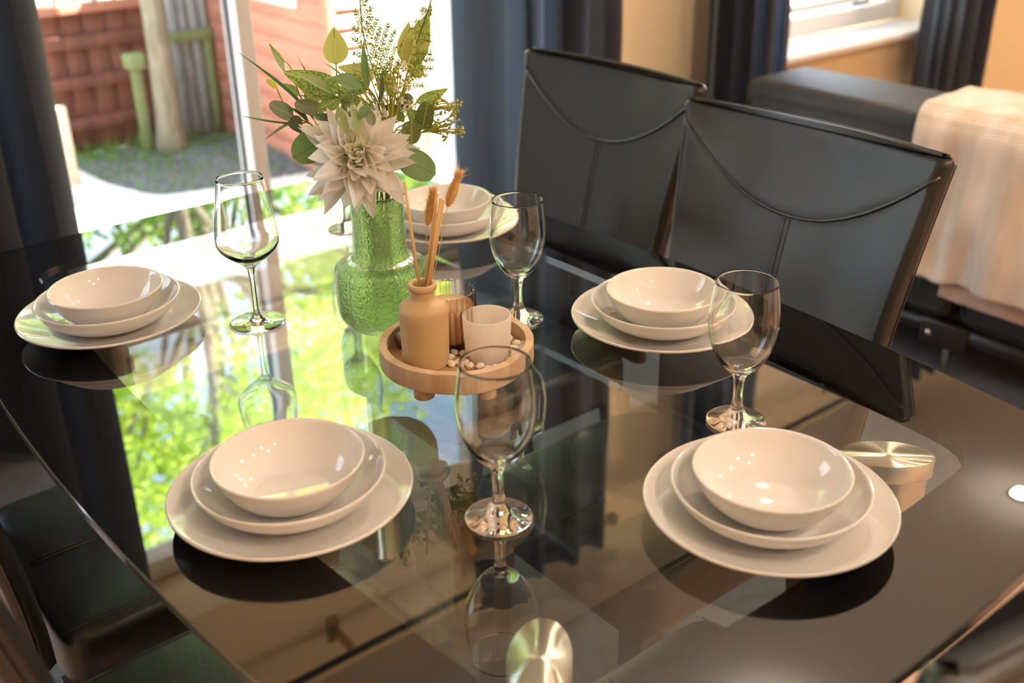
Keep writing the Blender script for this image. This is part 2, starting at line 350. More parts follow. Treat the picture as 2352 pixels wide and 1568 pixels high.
# ================================================================ outdoors
GZ = -0.10
PAV = mat('pale_paving', (0.62, 0.58, 0.52), 0.85, var=0.1, vscale=3)
tag(link('ground', box('ground', -14, 16, YW + 0.3, 30, GZ - 0.2, GZ), PAV), kind=ST)
SOIL = mat('soil_gravel', (0.15, 0.145, 0.15), 0.95, col2=(0.075, 0.07, 0.07), vscale=30, bump=0.8, bscale=70, bdist=0.02)
bed_o = [(0.9, 5.44), (1.50, 5.40), (1.53, 5.27), (1.55, 4.9), (1.64, 4.58), (1.76, 4.53), (1.9, 4.50), (2.05, 4.475), (2.18, 4.45), (2.36, 4.43)]
bed_i = [(0.9, 5.45), (1.50, 5.45), (1.60, 5.45), (1.75, 5.45), (1.9, 5.45), (1.98, 5.45), (2.08, 5.45), (2.18, 5.45), (2.27, 5.45), (2.36, 5.45)]
def bedfn(u, v):
    k = u * (len(bed_o) - 1); i = min(int(k), len(bed_o) - 2); t = k - i
    a = Vector(bed_o[i]).lerp(Vector(bed_o[i + 1]), t); b = Vector(bed_i[i]).lerp(Vector(bed_i[i + 1]), t)
    p = a.lerp(b, v); h = 0.035 * sin(pi * min(1, v * 1.2)) * (0.6 + 0.8 * noise.noise((p.x * 7, p.y * 7, 3))) if v > 0 else -0.01
    return (p.x, p.y, GZ + 0.004 + h + 0.01 * noise.noise((p.x * 25, p.y * 25, 1)))
bed = link('garden_bed', grid('garden_bed', bedfn, 60, 30), SOIL); tag(bed, 'dark gravelly soil bed in shade at the foot of the fence', 'soil', kind='stuff')
GRASSM = thin_mat('grass_blade', (0.16, 0.30, 0.06), 0.4)
gv, gf = [], []
for k in range(2000):
    u = rnd.random(); v = 1 - rnd.random() ** 1.6 * 0.95
    if rnd.random() < 0.12: u = 0.1 + rnd.random() * 0.55; v = rnd.random() * 0.9
    p = Vector(bedfn(min(u, 0.999), min(v, 0.999))); a = rnd.uniform(0, 6.28); h = rnd.uniform(0.015, 0.045) * (1.9 if v > 0.9 else 0.8); w = 0.004
    b = len(gv); dx, dy = cos(a) * w, sin(a) * w; lx, ly = rnd.uniform(-0.02, 0.02), rnd.uniform(-0.02, 0.02)
    gv += [(p.x - dx, p.y - dy, p.z), (p.x + dx, p.y + dy, p.z), (p.x + lx, p.y + ly, p.z + h)]; gf.append((b, b + 1, b + 2))
tag(link('grass', mesh('grass', gv, gf, False), GRASSM), 'short green grass and weeds growing along the fence foot', 'grass', kind='stuff')
# fence
FENCEM = mat('fence_red', (0.155, 0.050, 0.031), 0.8, col2=(0.09, 0.030, 0.02), vscale=6, stretch=(6, 6, 0.6), detail=5)
RAILM = mat('fence_rail', (0.30, 0.115, 0.075), 0.8)
fn_ = empty('garden_fence', (0, 5.47, GZ), label='reddish brown board fence with trellis on top beyond the glass door', cat='fence')
bd = box('board', -0.0545, 0.0545, 0, 0.018, 0, 0.70, 0.002, 1)
for k in range(33):
    link('board', bd, FENCEM, fn_, loc=(-0.5 + k * 0.11, rnd.uniform(0.0, 0.006), rnd.uniform(-0.01, 0.01)), rot=(0, rnd.uniform(-0.001, 0.001), 0))
for z in (0.13, 0.33, 0.52): link('rail', box('rail', -0.6, 3.1, -0.035, 0.0, z, z + 0.055, 0.003), FENCEM, fn_)
link('top_rail', box('top_rail', -0.6, 3.1, -0.045, 0.035, 0.68, 0.72, 0.003), RAILM, fn_)
for x in (-0.55, 0.75, 3.05): link('post', box('post', x - 0.04, x + 0.04, 0.02, 0.1, 0, 1.1, 0.004), FENCEM, fn_)
ts = box('trellis_slat', -0.008, 0.008, -0.008, 0.008, 0.72, 1.06, 0.001, 1)
for k in range(39): link('trellis_slat', ts, RAILM, fn_, loc=(-0.55 + k * 0.095, 0, 0))
for z in (0.83, 0.94, 1.05): link('trellis_bar', box('trellis_bar', -0.6, 3.1, -0.018, -0.006, z, z + 0.014), RAILM, fn_)
# weathered grey boards in front of the fence
GREYM = mat('weathered_boards', (0.30, 0.31, 0.34), 0.85, col2=(0.14, 0.17, 0.16), vscale=7, stretch=(5, 5, 0.7), detail=5)
MOSS = mat('mossy_wood', (0.17, 0.20, 0.09), 0.9, col2=(0.12, 0.17, 0.06), vscale=12)
gp = empty('grey_panel', (2.14, 5.38, GZ), label='weathered grey upright boards between the tree trunk and orange shed', cat='fence panel')
for k, (x, h) in enumerate(((0.0, 1.2), (0.055, 1.3), (0.11, 1.25), (0.165, 1.2))):
    link('board', box('board', x, x + 0.045, 0, 0.02, 0.02, h, 0.003, 1), GREYM, gp, loc=(0, 0.006 * (k % 2), 0))
link('mossy_rail', box('mossy_rail', -0.01, 0.21, -0.03, 0.0, 0.50, 0.55, 0.003), MOSS, gp)
link('mossy_edge', box('mossy_edge', 0.165, 0.2, -0.025, -0.002, 0.05, 0.5, 0.003), MOSS, gp)
ps = empty('mossy_post', (1.90, 5.28, GZ), label='thin green mossy post with a square cap before the fence', cat='post')
link('shaft', box('shaft', -0.022, 0.022, -0.022, 0.022, -0.02, 0.42, 0.003), MOSS, ps)
link('cap', box('cap', -0.045, 0.045, -0.045, 0.045, 0.42, 0.49, 0.008), MOSS, ps)
st_ = empty('pale_stake', (1.43, 5.0, GZ), label='short pale stake standing in front of the fence beside the curtain', cat='stake')
link('shaft', box('shaft', -0.025, 0.025, -0.02, 0.02, -0.02, 0.36, 0.004), mat('pale_timber', (0.6, 0.5, 0.38), 0.7), st_)
# orange clad shed
SHEDM = mat('shed_paint', (0.50, 0.20, 0.13), 0.75, col2=(0.42, 0.16, 0.10), vscale=5, stretch=(1, 1, 6))
sh = empty('garden_shed', (2.36, 4.2, GZ), label='orange painted shed with horizontal boards beyond the glass door', cat='shed')
link('body', box('body', 0.02, 0.215, 0.03, 1.20, 0, 1.42), SHEDM, sh)
sb = box('board', -0.004, 0.02, 0.0, 1.22, 0.0, 0.096, 0.003, 1)
for k in range(14):
    if 8 <= k <= 11:
        link('board', box('board', -0.004, 0.02, 0.0, 0.22, 0.0, 0.096, 0.003, 1), SHEDM, sh, loc=(0, 0, k * 0.098), rot=(0, 0.05, 0))
        link('board', box('board', -0.004, 0.02, 0.78, 1.22, 0.0, 0.096, 0.003, 1), SHEDM, sh, loc=(0, 0, k * 0.098), rot=(0, 0.05, 0))
    else: link('board', sb, SHEDM, sh, loc=(0, 0, k * 0.098), rot=(0, 0.05, 0))
wn = link('window', boxes('window', [(-0.02, 0.02, 0.22, 0.26, 0.74, 1.2), (-0.02, 0.02, 0.74, 0.78, 0.74, 1.2), (-0.02, 0.02, 0.26, 0.74, 0.74, 0.775), (-0.02, 0.02, 0.26, 0.74, 1.165, 1.2), (-0.015, 0.015, 0.49, 0.51, 0.775, 1.165)], 0.003), mat('shed_window_frame', (0.45, 0.47, 0.42), 0.6), sh)
link('pane', box('pane', 0.0, 0.006, 0.26, 0.74, 0.775, 1.165), mat('shed_pane', (0.34, 0.38, 0.34), 0.15), wn)
CREAM = mat('cream_boards', (0.80, 0.70, 0.52), 0.7, var=0.06, vscale=4, stretch=(6, 1, 0.5))
link('corner_post', box('corner_post', -0.012, 0.03, -0.03, 0.015, 0, 1.42, 0.003), SHEDM, sh)
LOUV = box('louvre_slat', 0.035, 0.21, -0.022, 0.012, 0.0, 0.05, 0.002, 1)
for k in range(12): link('louvre_slat', LOUV, mat('white_slat', (0.8, 0.78, 0.74), 0.6), sh, loc=(0, 0, 0.44 + k * 0.078), rot=(-0.25, 0, 0))
link('front_panel', box('front_panel', 0.03, 0.215, 0.012, 0.03, 0, 1.42), SHEDM, sh)
cf = empty('cream_fence', (2.585, 4.2, GZ), label='sunlit cream board fence right of the shed, behind the fern fronds', cat='fence')
cb = box('board', 0.0, 0.116, 0, 0.02, 0, 1.32, 0.003, 1)
for k in range(24): link('board', cb, CREAM, cf, loc=(k * 0.12, 0.004 * (k % 2), rnd.uniform(-0.008, 0.008)))
for z in (0.55, 1.2): link('rail', box('rail', 0, 2.9, 0.024, 0.06, z, z + 0.06), CREAM, cf)
# far boundary so that the horizon is closed by planting
# trees ---------------------------------------------------------
BARK = mat('bark', (0.26, 0.23, 0.16), 0.9, col2=(0.15, 0.13, 0.09), vscale=14, stretch=(3, 3, 0.6), bump=0.7, bscale=25, bdist=0.02)
def leafcloud(name, blobs, n, size, seed):
    r = random.Random(seed); v, f = [], []
    tot = sum(b[3] ** 2 for b in blobs)
    for bx, by, bz, br in blobs:
        for k in range(int(n * br * br / tot)):
            d = Vector((r.gauss(0, 1), r.gauss(0, 1), r.gauss(0, 1))).normalized() * br * r.random() ** 0.42
            p = Vector((bx + d.x, by + d.y, bz + d.z * 0.8))
            a = Vector((r.gauss(0, 1), r.gauss(0, 1), r.gauss(0, 0.6))).normalized()
            c = a.cross(Vector((r.gauss(0, 1), r.gauss(0, 1), r.gauss(0, 1)))).normalized()
            s = size * r.uniform(0.7, 1.3); b = len(v); nrm = a.cross(c) * s * 0.12
            v += [tuple(p), tuple(p + a * s * 0.5 + c * s * 0.32 + nrm), tuple(p + a * s), tuple(p + a * s * 0.5 - c * s * 0.32 + nrm)]
            f += [(b, b + 1, b + 2), (b, b + 2, b + 3)]
    return mesh(name, v, f, False)
def tree(name, x, y, h, tr, blobs, n, size, lm, seed, label, branches=True):
    e = empty(name, (x, y, GZ), label=label, cat='tree', group='trees behind the fence')
    r = random.Random(seed)
    pts = [(0, 0, -0.05), (0.01, 0, h * 0.15), (0.03 * r.uniform(-1, 1), 0.03, h * 0.35), (0.12 * r.uniform(-1, 1), 0.1 * r.uniform(-1, 1), h * 0.6), (0.2 * r.uniform(-1, 1), 0.1, h * 0.8)]
    pts = smoothprof(pts, 5); nn = len(pts)
    link('trunk', tube('trunk', pts, [tr * (1.15 if i < 2 else 1) * (1 - 0.75 * i / nn) for i in range(nn)], 12), BARK, e)
    if branches:
        bv, bf = [], []
        for bx, by, bz, br in blobs:
            s = Vector(pts[min(nn - 1, int(nn * 0.45 + r.random() * nn * 0.4))]); en = Vector((bx, by, bz))
            mid = s.lerp(en, 0.5) + Vector((0, 0, 0.1)); L = smoothprof([tuple(s), tuple(mid), tuple(en)], 4)
            tube_geo(L, [tr * 0.35 * (1 - 0.8 * i / len(L)) for i in range(len(L))], 6, bv, bf)
        link('branches', mesh('branches', bv, bf), BARK, e)
    tag(link('foliage', leafcloud('foliage', blobs, n, size, seed), lm, e), kind='stuff')
    return e
def blobset(seed, n, rx, ry, z0, z1, r0, r1):
    r = random.Random(seed); return [(r.uniform(-rx, rx), r.uniform(-ry, ry), r.uniform(z0, z1), r.uniform(r0, r1)) for _ in range(n)]
LIME = thin_mat('leaf_lime', (0.62, 0.74, 0.12), 0.5, vscale=3.0, col2=(0.34, 0.54, 0.07))
DEEP = thin_mat('leaf_deep', (0.24, 0.40, 0.07), 0.45, vscale=3.0, col2=(0.12, 0.24, 0.03))
tree('garden_tree', 1.99, 5.2, 4.6, 0.065, [(-0.4, 0.3, 3.6, 0.7), (0.5, 0.5, 3.4, 0.75), (0.2, 1.0, 4.2, 0.9), (-0.7, 1.1, 4.5, 0.8), (0.9, 1.3, 4.6, 0.8), (1.4, 0.9, 3.7, 0.6)], 5200, 0.075, LIME, 21, 'garden tree with slim olive trunk in front of the red fence')
tree('lime_tree', 3.4, 8.4, 8.2, 0.14, blobset(5, 20, 2.3, 1.4, 2.4, 7.4, 0.6, 1.0), 15000, 0.10, LIME, 31, 'tall bright lime green tree beyond the fence, mirrored in the table')
tree('spreading_tree', 6.8, 9.6, 7.6, 0.14, blobset(9, 16, 2.2, 1.3, 2.0, 6.2, 0.6, 1.0), 11000, 0.10, LIME, 33, 'spreading light green tree beyond the cream fence')
tree('leafy_tree', 0.6, 9.4, 6.4, 0.12, blobset(14, 14, 1.6, 1.3, 2.0, 5.8, 0.55, 0.9), 9000, 0.10, LIME, 35, 'bushy green tree beyond the fence, left of the tall lime tree')
for k, (x, y, s) in enumerate(((0.2, 7.2, 1.0), (1.9, 6.9, 1.1), (3.8, 6.8, 1.0), (5.6, 7.0, 1.1), (7.6, 7.4, 1.1))):
    tree('dark_shrub_tree', x, y, 2.4, 0.06, blobset(40 + k, 9, 0.9, 0.5, 0.7, 2.7, 0.45, 0.7), 5200, 0.075, DEEP, 50 + k,
         ['dark green shrub tree behind the left end of the fence', 'dark green shrub tree straight behind the garden tree', 'dark green shrub tree behind the shed', 'dark green shrub tree behind the cream fence', 'dark green shrub tree farthest along the cream fence'][k])
# ================================================================ dining table
XC, YC = 0.703, 1.0795
def tabletop_outline(hx, hy, bx, by, rad, n=14):
    """rectangle with gently bowed sides (bx on the long sides, by on the short ones) and round corners"""
    pts = []
    cx, cy = hx - bx, hy - by
    def side(t, horiz, sgn):
        if horiz: x = t * cx; return (x, sgn * (hy - by * (x / cx) ** 2))
        y = t * cy; return (sgn * (hx - bx * (y / cy) ** 2), y)
    e = 1 - rad / cx; g = 1 - rad / cy
    for i in range(n + 1): pts.append(side(-g + 2 * g * i / n, False, 1))
    def corner(a, b, c):
        return [tuple((Vector(a) * (1 - t) ** 2 + Vector(c) * 2 * t * (1 - t) + Vector(b) * t * t)) for t in (0.2, 0.4, 0.6, 0.8)]
    def cpt(sx_, sy_): return (sx_ * (cx + rad * 0.06), sy_ * (cy + rad * 0.06))
    top = [side(e - 2 * e * i / n, True, 1) for i in range(n + 1)]
    pts += corner(pts[-1], top[0], cpt(1, 1)) + top
    lf = [side(g - 2 * g * i / n, False, -1) for i in range(n + 1)]
    pts += corner(pts[-1], lf[0], cpt(-1, 1)) + lf
    bt = [side(-e + 2 * e * i / n, True, -1) for i in range(n + 1)]
    pts += corner(pts[-1], bt[0], cpt(-1, -1)) + bt
    pts += corner(pts[-1], pts[0], cpt(1, -1))
    return pts
tb = empty('dining_table', (XC, YC, 0), label='black glass dining table with a clear smoked centre and metal legs', cat='table')
OUT = tabletop_outline(0.4755, 0.7515, 0.066, 0.022, 0.05)
INN = tabletop_outline(0.341, 0.626, 0.036, 0.012, 0.062)
N_ = len(OUT); assert N_ == len(INN)
def ring_mesh(name, o, i, z0, z1, ch=0.0015):
    n = len(o); v, f = [], []
    def sc(p, d):
        L = sqrt(p[0] ** 2 + p[1] ** 2); return (p[0] * (1 - d / L), p[1] * (1 - d / L))
    rows = [[(x, y, z0) for x, y in i], [(x, y, z1) for x, y in i], [(*sc(p, ch), z1) for p in o], [(x, y, z1 - ch) for x, y in o], [(x, y, z0 + ch) for x, y in o], [(*sc(p, ch), z0) for p in o]]
    for r in rows: v += r
    R = len(rows)
    for a in range(R):
        b = (a + 1) % R
        for k in range(n):
            k2 = (k + 1) % n; f.append((a * n + k, a * n + k2, b * n + k2, b * n + k))
    bm = bmesh.new(); me = mesh(name, v, f, False); bm.from_mesh(me); bmesh.ops.recalc_face_normals(bm, faces=bm.faces); bm.to_mesh(me); bm.free()
    return me
bb = ring_mesh('black_border', OUT, INN, T - 0.012, T)
link('black_border', bb, BLACKGLASS, tb)
bb.materials.append(mat('polished_glass_edge', (0.20, 0.21, 0.20), 0.15, spec=0.9))  # clear polished edge; its highlight is put into the lighter grey colour
for q, p in enumerate(bb.polygons):
    if q // N_ in (2, 3, 4): p.material_index = 1
ic = prism('clear_centre', [(x * 0.9998, y * 0.9998) for x, y in INN], T - 0.012, T)
io = link('clear_centre', ic, CLEARGLASS, tb); io['label'] = 'clear smoked glass centre panel'
ic.materials.append(pane_mat('clear_glass_underside', (0.97, 0.98, 0.97), 1.0001))
for p in ic.polygons: p.material_index = 0 if p.normal.z > 0.5 else 1
lf_ = box('lower_leaf', -0.335, 0.335, -0.455, 0.455, T - 0.095, T - 0.087)
lo_ = link('lower_leaf', lf_, pane_mat('lower_leaf_glass', (0.90, 0.92, 0.91), 1.9), tb); lo_['label'] = 'folded glass leaf under the clear centre'
lf_.materials.append(MATS['clear_glass_underside'])
for p in lf_.polygons: p.material_index = 0 if p.normal.z > 0.5 else 1
# spun metal pads: anisotropic around the axis
SP = bpy.data.materials.new('spun_metal'); SP.use_nodes = True; n = SP.node_tree.nodes; l = SP.node_tree.links; p = n['Principled BSDF']
p.inputs['Metallic'].default_value = 1; p.inputs['Base Color'].default_value = (0.80, 0.76, 0.68, 1); p.inputs['Roughness'].default_value = 0.30; p.inputs['Anisotropic'].default_value = 0.97; p.inputs['Anisotropic Rotation'].default_value = 0.25
tg = n.new('ShaderNodeTangent'); tg.direction_type = 'RADIAL'; tg.axis = 'Z'; l.new(tg.outputs[0], p.inputs['Tangent'])
pad = lathe('metal_pad', [(0, 0), (0.050, 0), (0.051, -0.0015), (0.051, -0.022), (0.045, -0.023), (0, -0.023)], 64)
leg = lathe('leg_tube', [(0.046, -0.022), (0.046, -(T - 0.013 - 0.012)), (0.052, -(T - 0.013 - 0.010)), (0.052, -(T - 0.013)), (0, -(T - 0.013))], 40)
for sx_ in (-1, 1):
    for sy_ in (-1, 1):
        lo = link('leg', leg, BRUSHED, tb, loc=(sx_ * 0.25, sy_ * 0.5395, T - 0.0125), rot=(0, 0, sx_ * sy_ * pi / 4), scale=(1, 0.54, 1))
        link('metal_pad', pad, SP, lo)

# ================================================================ place settings
def dish_profile(outer, thick):
    """outer (r, z) from the foot to the rim; returns a closed profile with a rounded lip"""
    o = smoothprof(outer, 5)
    inner = []
    for i, (r, z) in enumerate(o):
        a = o[max(i - 1, 0)]; b = o[min(i + 1, len(o) - 1)]; dx, dz = b[0] - a[0], b[1] - a[1]; L = sqrt(dx * dx + dz * dz) or 1
        inner.append((max(r - dz / L * thick, 0), z + dx / L * thick))
    lip = [(o[-1][0] + 0.0003, o[-1][1] + thick * 0.5), (o[-1][0] - thick * 0.3, o[-1][1] + thick * 0.95)]
    return o, lip, inner
def dish(name, foot_r, outer, thick):
    o, lip, inner = dish_profile(outer, thick)
    prof = [(0, o[0][1] + 0.0008), (foot_r - 0.004, o[0][1] + 0.0008), (foot_r - 0.002, 0.0), (foot_r, 0.0)] + o[0:] + lip + inner[::-1] + [(0, inner[0][1])]
    return lathe(name, prof, 96)
PLATE = dish('dinner_plate', 0.062, [(0.064, 0.0025), (0.076, 0.0050), (0.091, 0.0100), (0.106, 0.0156), (0.117, 0.0203), (0.1215, 0.0226)], 0.0036)
SOUP = dish('soup_plate', 0.046, [(0.049, 0.0025), (0.061, 0.0055), (0.076, 0.013), (0.088, 0.0235), (0.0955, 0.0355)], 0.0034)
BOWL = dish('cereal_bowl', 0.034, [(0.037, 0.0025), (0.049, 0.007), (0.0605, 0.0165), (0.069, 0.0285), (0.0755, 0.0435)], 0.0032)
S_ = 0.91
SETTINGS = [((0.435, 0.941), 'front left place setting near the nearest wine glass', 'P1'),
            ((0.814, 0.588), 'front right place setting beside the metal pad', 'P2'),
            ((0.459, 1.550), 'far left place setting by the curtain', 'P3'),
            ((1.078, 0.999), 'place setting seen through the right wine glass', 'P4'),
            ((1.088, 1.555), 'place setting behind the reed diffuser', 'P5')]
for (x, y), lab, _k in SETTINGS:
    x *= S_; y *= S_
    for nm, me, z, what, cat, grp in (('dinner_plate', PLATE, 0.0, 'white dinner plate, bottom of the ', 'plate', 'white dinner plates'),
                            ('soup_plate', SOUP, 0.0066, 'white shallow dish in the ', 'dish', 'white shallow dishes'),
                            ('cereal_bowl', BOWL, 0.0134, 'white bowl on top of the ', 'bowl', 'white bowls')):
        o = link(nm, me, PORC, loc=(x, y, T + z), rot=(0, 0, rnd.uniform(0, 6))); tag(o, what + lab, cat, grp)
# ================================================================ wine glasses
def wineglass(name, foot, stem, bowl_out, bowl_in, label, pos, src=None):
    e = empty(name, (pos[0] * S_, pos[1] * S_, T + 0.0003), label=label, cat='wine glass', group='wine glasses')
    if src is None:
        f_ = lathe('foot', [(0, 0)] + foot, 72); s_ = lathe('stem', [foot[-1]] + stem, 40); b_ = lathe('bowl', [stem[-1]] + bowl_out + bowl_in, 72)
        src = (f_, s_, b_)
    for nm, me in zip(('foot', 'stem', 'bowl'), src): link(nm, me, GLASS, e)
    return src
ft = smoothprof([(0.0315, 0.0), (0.0333, 0.0012), (0.0332, 0.0032), (0.029, 0.0048), (0.020, 0.0072), (0.0125, 0.0105), (0.0085, 0.016)], 5)
sm_ = smoothprof([(0.0085, 0.016), (0.0062, 0.026), (0.0055, 0.040), (0.0062, 0.054), (0.0092, 0.063)], 5)[1:]
bo = smoothprof([(0.0092, 0.063), (0.0165, 0.0685), (0.0265, 0.081), (0.0345, 0.099), (0.0382, 0.118), (0.0385, 0.133), (0.0368, 0.152), (0.0338, 0.1715)], 6)[1:]
bi = [(0.0336, 0.1728), (0.0330, 0.1728)] + smoothprof([(0.0326, 0.1715), (0.0356, 0.152), (0.0373, 0.133), (0.0370, 0.118), (0.0332, 0.099), (0.0250, 0.0825), (0.0150, 0.0725), (0.0, 0.0695)], 6)
G = wineglass('wine_glass', ft, sm_, bo, bi, 'rounded wine glass nearest the camera, in front of the wooden tray', (0.594, 0.775))
wineglass('wine_glass', ft, sm_, bo, bi, 'rounded wine glass behind the wooden tray, before the far black chair', (0.940, 1.164), G)
wineglass('wine_glass', ft, sm_, bo, bi, 'rounded wine glass overlapping the plates at the right, before the nearer chair', (0.949, 0.747), G)
wineglass('wine_glass', ft, sm_, bo, bi, 'wine glass mostly hidden behind the green vase', (0.954, 1.684), G)
ft2 = smoothprof([(0.0355, 0.0), (0.0373, 0.0008), (0.0373, 0.0024), (0.030, 0.0036), (0.018, 0.0048), (0.0085, 0.0075), (0.0048, 0.0135)], 5)
sm2 = smoothprof([(0.0048, 0.0135), (0.0039, 0.024), (0.0036, 0.045), (0.0038, 0.066), (0.0055, 0.0815)], 5)[1:]
bo2 = smoothprof([(0.0055, 0.0815), (0.0105, 0.0865), (0.0225, 0.0955), (0.034, 0.1055), (0.0405, 0.115), (0.0418, 0.125), (0.0398, 0.145), (0.0352, 0.176), (0.0303, 0.2075)], 6)[1:]
bi2 = [(0.0300, 0.2082), (0.0296, 0.2082)] + smoothprof([(0.0293, 0.2075), (0.0342, 0.176), (0.0387, 0.145), (0.0407, 0.125), (0.0393, 0.116), (0.0328, 0.1075), (0.021, 0.0982), (0.009, 0.0895), (0.0, 0.0875)], 6)
wineglass('wine_glass', ft2, sm2, bo2, bi2, 'tall angular wine glass with thin stem, before the door frame', (0.632, 1.414))

# ================================================================ tray group
tr = empty('wooden_tray', (0.6963, 0.9855, T), label='round light wooden tray on short feet in the table centre', cat='tray')
def stave_mesh(a0, a1, n=7):
    prof = [(0.0862, 0.0272), (0.0950, 0.0200), (0.0955, 0.0215), (0.0955, 0.0452), (0.0948, 0.0459), (0.0860, 0.0459), (0.0853, 0.0452), (0.0853, 0.0280)]
    v, f = [], []; P_ = len(prof)
    for i in range(n):
        a = a0 + (a1 - a0) * i / (n - 1); e = 0.00022 if i in (0, n - 1) else 0.0
        for r, z in prof: v.append(((r - (e if r > 0.09 else -e)) * cos(a), (r - (e if r > 0.09 else -e)) * sin(a), z - (e if z > 0.04 else 0)))
    for i in range(n - 1):
        for k in range(P_):
            k2 = (k + 1) % P_; f.append((i * P_ + k, (i + 1) * P_ + k, (i + 1) * P_ + k2, i * P_ + k2))
    f += [tuple(range(P_)), tuple((n - 1) * P_ + k for k in range(P_))[::-1]]
    bm = bmesh.new(); me = mesh('stave', v, f, True); bm.from_mesh(me); bmesh.ops.recalc_face_normals(bm, faces=bm.faces); bm.to_mesh(me); bm.free()
    try: me.set_sharp_from_angle(angle=radians(35))
    except Exception: pass
    return me
NSTAVE = 18
SM = []
for q, (c1, c2) in enumerate((((0.76, 0.56, 0.39), (0.66, 0.46, 0.30)), ((0.70, 0.49, 0.32), (0.58, 0.38, 0.23)), ((0.80, 0.60, 0.43), (0.70, 0.50, 0.34)))):
    sm3 = stave_mesh(-pi / NSTAVE, pi / NSTAVE); sm3.materials.append(mat('stave_wood_%d' % q, c1, 0.45, col2=c2, vscale=55, stretch=(1, 1, 0.10), detail=6)); SM.append(sm3)
for q in range(NSTAVE): link('stave', SM[(q * 7 + q // 5) % 3], None, tr, rot=(0, 0, 2 * pi * q / NSTAVE + 0.1))
link('base', lathe('base', [(0, 0.0190), (0.0935, 0.0190), (0.0945, 0.0205), (0.0875, 0.0282), (0, 0.0282)], 96), mat('beech_floor', (0.62, 0.39, 0.20), 0.45, col2=(0.48, 0.28, 0.13), vscale=14, stretch=(0.25, 2, 1), detail=6), tr)
for a in (200, 262, 318, 20, 80, 140):
    link('foot', lathe('foot', [(0, 0), (0.0115, 0), (0.0125, 0.001), (0.0125, 0.0195), (0, 0.0195)], 24), WOOD, tr, loc=(0.072 * cos(radians(a)), 0.072 * sin(radians(a)), 0))
TZ = T + 0.0285
# reed diffuser
TANB = mat('tan_frosted_bottle', (0.58, 0.40, 0.21), 0.42, spec=0.4, sss=0.15)
db = lathe('diffuser_bottle', [(0, 0.001), (0.0265, 0.0)] + smoothprof([(0.0278, 0.0012), (0.0285, 0.012), (0.0292, 0.045), (0.0297, 0.066), (0.0290, 0.0735), (0.0255, 0.079), (0.0190, 0.0825), (0.0150, 0.0850), (0.0140, 0.0885), (0.0140, 0.0955)], 4)
   + [(0.0140, 0.0965), (0.0165, 0.0970), (0.0172, 0.0985), (0.0172, 0.1030), (0.0163, 0.1048), (0.0125, 0.1046), (0.0112, 0.1030), (0.0108, 0.09), (0.0108, 0.06), (0, 0.058)], 64)
BX, BY = 0.6512, 0.9865
tag(link('diffuser_bottle', db, TANB, loc=(BX, BY, TZ)), 'matt tan diffuser bottle with reeds, front left on the tray', 'bottle')
REEDM = mat('reed_wood', (0.72, 0.46, 0.20), 0.6, col2=(0.62, 0.38, 0.15), vscale=40, stretch=(1, 1, 0.1))
for (a, b, r, lab) in (((0.6402, 0.9938, 0.2557), (0.6485, 0.9883, 0.1301), 0.0018, 'pale reed stick leaning left out of the tan bottle'),
                    ((0.6698, 0.9742, 0.2403), (0.6549, 0.9841, 0.1314), 0.0021, 'tallest reed stick of the right leaning three in the tan bottle'),
                    ((0.6690, 0.9650, 0.2375), (0.6544, 0.9790, 0.1329), 0.0019, 'middle reed stick of the right leaning three in the tan bottle'),
                    ((0.6757, 0.9703, 0.2327), (0.6588, 0.9815, 0.1333), 0.0019, 'shortest reed stick, nearest the fluffy grass head, in the tan bottle')):
    A_, B_ = Vector(a), Vector(b); C_ = B_ + (B_ - A_).normalized() * 0.035
    A_.z += T; C_.z += T
    tag(link('reed_stick', tube('reed_stick', [A_, C_], r, 10), REEDM), lab, 'reed stick', 'reed sticks in the diffuser bottle')
TAILM = thin_mat('bunny_tail_fluff', (0.95, 0.74, 0.40), 0.5, col2=(0.85, 0.60, 0.28), vscale=60)
TAILC = mat('bunny_tail_core', (0.66, 0.44, 0.18), 0.9)
def bunny_tail(base, head0, head1, r, label, seed):
    rr = random.Random(seed); O = Vector(base); O.z += T
    e = empty('bunny_tail_grass', O, label=label, cat='dried grass', group='dried grass heads in the diffuser bottle')
    H0 = Vector(head0) + Vector((0, 0, T)) - O; H1 = Vector(head1) + Vector((0, 0, T)) - O
    link('stem', tube('stem', smoothprof([(0, 0, 0), tuple(H0 * 0.5 + Vector((0.0015, 0, 0.0))), tuple(H0)], 6), 0.0004, 6), TAILC, e)
    n = 12; L = smoothprof([tuple(H0), tuple(H0.lerp(H1, 0.5) + Vector((0.001, -0.001, 0.001))), tuple(H1)], n // 2)
    link('core', tube('core', L, [r * 0.55 * (sin(pi * min(1, 0.08 + 0.92 * (i / (len(L) - 1)) ** 0.8))) + 0.0006 for i in range(len(L))], 14), TAILC, e)
    ax = (H1 - H0).normalized(); p1 = ax.orthogonal().normalized(); p2 = ax.cross(p1); v, f = [], []
    for k in range(4200):
        t = rr.random(); a = rr.uniform(0, 2 * pi); q = r * 0.53 * sin(pi * min(1, 0.08 + 0.92 * t ** 0.8))
        c = H0.lerp(H1, t); o_ = p1 * cos(a) + p2 * sin(a); s = c + o_ * q
        ln = rr.uniform(0.0025, 0.0055) * (1.8 if t > 0.85 else 1) * (2.2 if rr.random() < 0.05 else 1)
        d = (o_ * rr.uniform(0.35, 0.9) + ax * rr.uniform(0.7, 1.2) + Vector((rr.gauss(0, .2), rr.gauss(0, .2), rr.gauss(0, .2)))).normalized() * ln
        w = d.cross(Vector((rr.gauss(0, 1), rr.gauss(0, 1), rr.gauss(0, 1)))).normalized() * 0.00034
        b = len(v); v += [tuple(s - w), tuple(s + w), tuple(s + d)]; f.append((b, b + 1, b + 2))
    tag(link('fluff', mesh('fluff', v, f, False), TAILM, e), kind='stuff')
